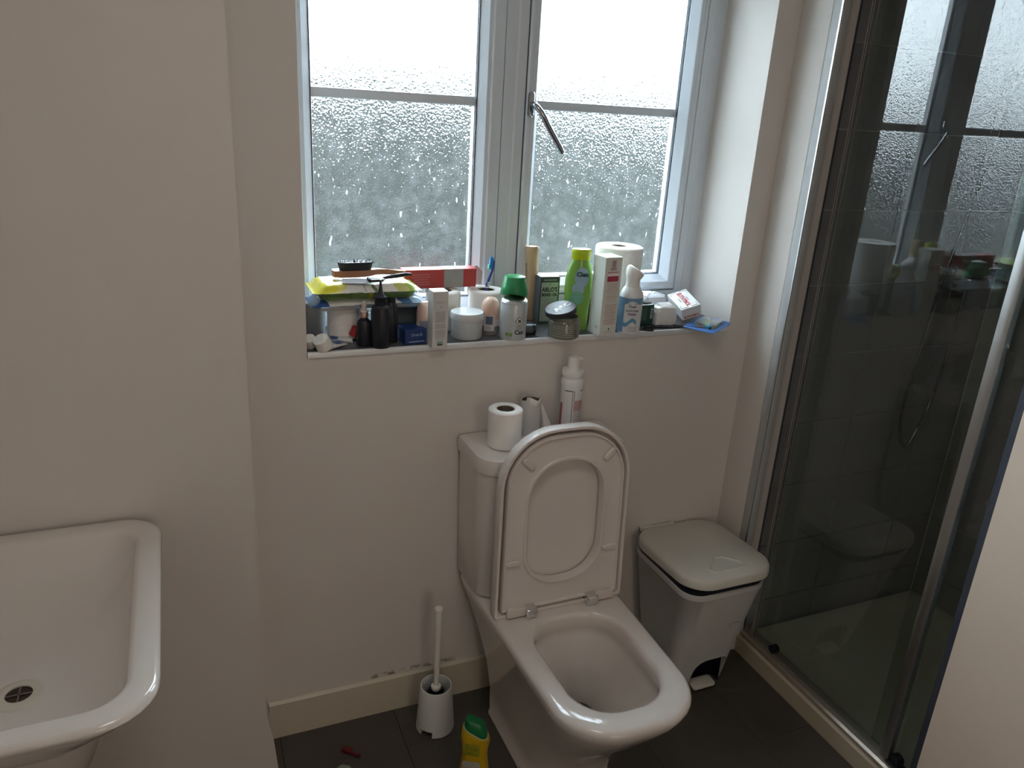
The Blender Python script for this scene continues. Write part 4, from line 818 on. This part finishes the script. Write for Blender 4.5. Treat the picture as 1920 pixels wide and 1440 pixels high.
# tall carton, corner towards the camera
pinkpr = mat('faded_pink_print', (.58, .42, .42), .6)
t = carton('tall_carton', 'tallest white carton with a crimson bottle picture, turned corner-on', 1.0005, 1.7080, ZS, .051, .053, .204, .10, mat('greenish_white_carton', (.68, .71, .66), .5, var=.02))
panel(t, 'print_face', 0, .102, .0495, .202, -.0267, mat('soft_grey_face', (.50, .505, .51), .55))
mk('pictured_bottle', *xf(loft([[(x, y_, 0) for x, y_ in P_] for P_ in [[(-.016, .148), (-.016, -.0) , (.016, 0), (.016, .148)]]] * 2), T(0, 0, 0)) if False else rbox(.0001, .0001, .0001, .00001, .00001), whitecard, t)
bpy.data.objects.remove(t.children[-1])
for (z, w_, h_, nm, mm) in ((.1875, .012, .018, 'pictured_pump', 'rose_grey_print'), (.1745, .018, .006, 'pictured_collar', 'rose_grey_print'), (.166, .034, .0016, 'crimson_line', 'crimson_print'), (.1495, .034, .014, 'crimson_band', 'crimson_print2')):
    mm_ = MATS.get(mm) or mat(mm, {'rose_grey_print': (.42, .32, .35), 'crimson_print2': (.42, .05, .10)}[mm], .5)
    panel(t, nm, 0, z, w_, h_, -.0270, mm_)
panel(t, 'pictured_label', 0, .1585, .034, .0065, -.0269, whitecard)
for k in range(9): panel(t, 'print_line', .001, .137 - k * .0055, .036 - .004 * (k % 3), .0014, -.0270, pinkpr)
for k in range(11): panel(t, 'print_line', .001, .082 - k * .0050, .038 - .003 * (k % 4), .0022, -.0270, pinkpr)
panel(t, 'black_drop', .002, .0175, .003, .006, -.0271, ink, r=.0014)
for k in range(2): panel(t, 'print_line', 0, .011 - k * .0045, .024, .0013, -.0271, pinkpr)
txt('120', .010, greyink, t, M=T(-.02565, -.008, .022) @ Rt(-PI / 2, 'Z'))
# kitchen roll
t = toilet_roll('paper_towel_roll', 'tall thick white paper towel roll behind the pink-white carton', 1.1045, 1.8345, ZS, .0640, .206, core=.020, cat='paper towel')
# white spray can
t = thing('spray_can', 'white COTTON FRESH air freshener can with a blue swirl label', 'spray can', (1.0810, 1.7085, ZS), rz=-.50)
mk('can_body', *lathe([(0, .001), (.0270, .001), (.0295, 0), (.0305, .003), (.0310, .06), (.0310, .096), (.0295, .106), (.0240, .116), (.0200, .122), (0, .122)], 40), mat('white_can_paint', (.72, .735, .75), .3), t)
mk('trigger_top', *loft([at(circ(.0200, 30), .1215), at(circ(.0185, 30), .128), at(circ(.0180, 30), .140)] + [[(x * k + o, y_ * k, z - sl * x) for x, y_ in circ(.0225, 30)] for k, o, z, sl in ((.92, .001, .146, .05), (1.03, .002, .152, .15), (1.04, .003, .158, .25), (.96, .002, .1645, .31), (.76, 0, .1695, .33), (.42, -.002, .172, .3))]), wpl, t)
t.children[-1].rotation_euler.z = .5
mk('blue_band', *arc(.0313, .080, .096, -1.5, 1.3, 22), mat('mid_blue_print', (.16, .30, .45), .4), t)
mk('blue_side', *arc(.0313, .004, .080, -1.5, -.55, 10), MATS['mid_blue_print'], t)
V, F = [], []; N = 18
for i in range(N):
    for r_ in (0, 1):
        a = 2 * PI * i / N; V.append((.0318 * math.sin(.12 + r_ * .62 * math.cos(a)), -.0318 * math.cos(.12 + r_ * .62 * math.cos(a)), .064 + r_ * .024 * math.sin(a)))
F = [(2 * i, 2 * i + 1, 2 * ((i + 1) % N) + 1) for i in range(N)]
o = mk('white_disc', V, F, mat('white_pink_disc', (.70, .68, .70), .4), t, smooth=False); s_ = o.modifiers.new('s', 'SOLIDIFY'); s_.thickness = .0003; s_.offset = 1
txt('Oust', .010, mat('dark_blue_print', (.04, .08, .2), .5), t, loc=(0, 0, .0745), yaw=.12, bend=.0322, bold=.0002)
txt('COTTON', .0072, MATS['dark_blue_print'], t, loc=(0, 0, .0625), yaw=.14, bend=.0322, gap=1.15, bold=.0003)
txt('FRESH', .0072, MATS['dark_blue_print'], t, loc=(0, 0, .0535), yaw=.14, bend=.0322, gap=1.15, bold=.0003)
for k in range(14):
    a = -.62 + k * .085; mk('swirl_stroke', *arc(.0316, .026 + .007 * math.sin(k * .45 + 3.6), .037 + .007 * math.sin(k * .45 + 3.6), a, a + .09, 2), mat('swirl_blue', (.12, .33, .52), .4), t)
mk('lower_disc', *arc(.0316, .006, .024, -.25, .85, 12), MATS['white_pink_disc'], t)
for k in range(4): mk('print_line', *arc(.0320, .008 + k * .0038, .0092 + k * .0038, -.1, .7, 6), greyink, t)
# dark green box
t = carton('green_box', 'small dark green box with pale sideways lettering by the spray can', 1.158, 1.763, ZS, .046, .034, .058, .10, mat('bottle_green_carton', (.02, .075, .06), .4, var=.06))
panel(t, 'torn_white_top', .002, 0, .040, .028, .0581, whitecard, 't')
txt('BULBS', .0105, mat('pale_green_print', (.42, .52, .48), .5), t, M=T(.0155, -.0173, .034) @ Rt(PI / 2, 'Y'), bold=.0003)
for k in range(5): panel(t, 'print_column', -.002 - k * .0036, .034, .0012, .036, -.0172, mat('dull_green_print', (.12, .20, .17), .5))
t2 = thing('dark_wrapper', 'dark folded wrapper lying on top of the small green box', 'wrapper', (1.166, 1.766, ZS + .0588), rot=(.16, .1, .2))
mk('lid_plate', *rbox(.032, .018, .004, .003, .001), mat('dark_fragment', (.05, .06, .06), .4), t2)
mk('pale_print', *rbox(.016, .006, .0003, .001, .0001, .0041), greyink, t2)
# crumpled white packet
def crumple(name, label, x, y, w_, d_, h_, yaw, seed, mm, cat='packet'):
    t = thing(name, label, cat, (x, y, ZS), rz=yaw); rings = []
    for z, k in ((.001, .90), (h_ * .06, .97), (h_ * .35, 1), (h_ * .7, .96), (h_ * .93, .86), (h_, .6), (h_ * 1.01, .2)):
        rings.append([(p[0] * k * (1 + .16 * noise.noise((p[0] * 40, z * 40, seed))), p[1] * k * (1 + .16 * noise.noise((p[1] * 40, z * 40, seed + 7))), max(.0005, z + (.007 * noise.noise((p[0] * 60, p[1] * 60, seed + z * 20)) if z > .004 else 0))) for p in rr(w_, d_, .010, 7)])
    mk('wrapped_body', *loft(rings), mm, t, auto=22); return t
softw = mat('white_wrapping', (.70, .70, .69), .6, var=.03, scale=40, bump=.3, bscale=90)
t = crumple('wrapped_packet', 'cream folded tissue packet standing left of the tooth powder box', 1.218, 1.752, .066, .044, .054, .02, 2, softw)
mk('folded_flap', *xf(rbox(.040, .024, .003, .003, .001), T(.004, .004, .0535) @ Rt(.2, 'X')), softw, t)
crumple('plastic_wrap_ball', 'crumpled clear-white plastic wrap behind the folded tissue packet', 1.225, 1.838, .080, .070, .070, .1, 5, mat('glassy_white_film', (.72, .75, .80), .25, var=.08, scale=50, bump=.5, bscale=120))
# tooth powder carton
t = thing('tooth_powder_box', 'white carton lettered EUTHYMOL in red, tilted on the blister pack', 'box', (1.301, 1.778, 1.098))
EM = Rt(-.22, 'Z') @ Rt(-.32, 'Y') @ Rt(.22, 'X')
t.rotation_euler = EM.to_euler()
mk('carton', *xf(rbox(.056, .100, .034, .0008, .0006, 0, 1), T(0, 0, -.017)), mat('clean_white_carton', (.74, .74, .73), .5, var=.02), t, smooth=False)
txt('EUTHYMOL', .0095, redink, t, M=T(0, -.0503, -.0105), bold=.0003, sx_=.9)
TopM = T(0, 0, .0172) @ Rt(PI / 2, 'Z') @ Rt(-PI / 2, 'X') @ Rt(PI, 'Y')
txt('EUTHYMOL', .0175, redink, t, M=TopM, bold=.0007, sx_=.85)
txt('ORIGINAL', .0050, greyink, t, M=T(.011, 0, .0172) @ Rt(PI / 2, 'Z') @ Rt(-PI / 2, 'X') @ Rt(PI, 'Y'))
txt('ANTISEPTIC', .0045, greyink, t, M=T(-.0115, 0, .0172) @ Rt(PI / 2, 'Z') @ Rt(-PI / 2, 'X') @ Rt(PI, 'Y'))
dkg = mat('dark_green_line', (.03, .07, .05), .5)
for sx2 in (-1, 1):
    for sy2 in (-1, 1):
        mk('corner_scroll', *tube([tuple(p) for p in bez([(sx2 * .022, sy2 * .030, .0172), (sx2 * .024, sy2 * .040, .0173), (sx2 * .019, sy2 * .044, .0173), (sx2 * .014, sy2 * .043, .0173), (sx2 * .010, sy2 * .046, .0173), (sx2 * .004, sy2 * .044, .0172)], 4)], .0006, 5), dkg, t)
# blister pack with brush
t = thing('blister_pack', 'blue blister card of small toothbrushes at the right sill end', 'blister pack', (1.328, 1.697, ZS + .007), rot=(.03, .03, -1.0))
mk('backing_card', *rbox(.088, .138, .0016, .004, .0004), mat('bright_blue_card', (.05, .17, .50), .35, var=.08), t)
mk('clear_blister', *xf(loft([at(rr(.060, .095, .018, 6), 0), at(rr(.056, .091, .016, 6), .009), at(rr(.048, .083, .014, 6), .011)]), T(.002, .006, .0018)), mat('clear_blister_plastic', (.75, .84, .90), .12, trans=.92, coat=.5), t)
tb = mk('brush_handle', *tube([tuple(p) for p in bez([(-.014, .044, .006), (-.006, .02, .007), (.004, 0, .007), (.012, -.024, .006)], 5)], .0038, 10), mat('lime_brush_handle', (.45, .62, .12), .3), t)
mk('brush_head', *xf(rbox(.012, .022, .008, .004, .001), T(.015, -.032, .002)), mat('teal_brush_head', (.02, .30, .42), .4), t)
mk('red_corner', *xf(rbox(.022, .018, .0004, .002, .0001), T(-.026, .056, .0016)), mat('red_print', (.45, .04, .05), .5), t)
t = thing('dark_slim_brush', 'dark slim brush with black round end under the blister card', 'brush', (1.270, 1.690, ZS + .0055), rz=-.62)
mk('handle', *tube([(-.048, 0, 0), (.03, 0, 0), (.044, 0, 0)], [.0030, .0042, .0048], 10), black_m, t)
mk('round_end', *xf(lathe([(0, -.007), (.005, -.0055), (.0072, 0), (.005, .0055), (0, .007)], 16), T(.048, 0, .003)), black_m, t)
# ring cap and hair clip
t = thing('black_ring', 'small black rubber ring lying at the sill edge', 'ring', (1.1440, 1.6935 + .014, ZS))
mk('ring_band', *lathe([(.0125, 0), (.0155, .0005), (.0160, .005), (.0150, .0075), (.0130, .0075), (.0115, .005), (.0115, .002), (.0125, 0)], 28), black_m, t)
t = thing('hair_clip', 'thin black hair clip lying flat before the white packet', 'clip', (1.205, 1.703 + .012, ZS), rz=-.28)
mk('clip_arm', *tube([(-.038, 0, .003), (0, -.001, .003), (.040, 0, .003)], [.0025, .0032, .0022], 8), black_m, t)
mk('clip_arm', *tube([(-.036, .006, .003), (-.010, .008, .0035), (.018, .002, .003)], [.002, .003, .002], 8), black_m, t)
mk('clip_spring', *xf(lathe([(0, 0), (.006, 0), (.006, .004), (0, .004)], 14), T(.006, .007, .001)), black_m, t)
for o in list(sc.objects):
    if o.parent is None and o.get('label'):
        for k, g in (('toilet_roll', 'white toilet rolls on the sill and cistern'), ('wipes_pack', 'wipes packs stacked on the sill'), ('toothpaste_tube', 'tubes lying in the left sill corner'), ('roll_on_deodorant', 'peach roll-on deodorants on the sill')):
            if o.name.split('.')[0] == k: o['group'] = g
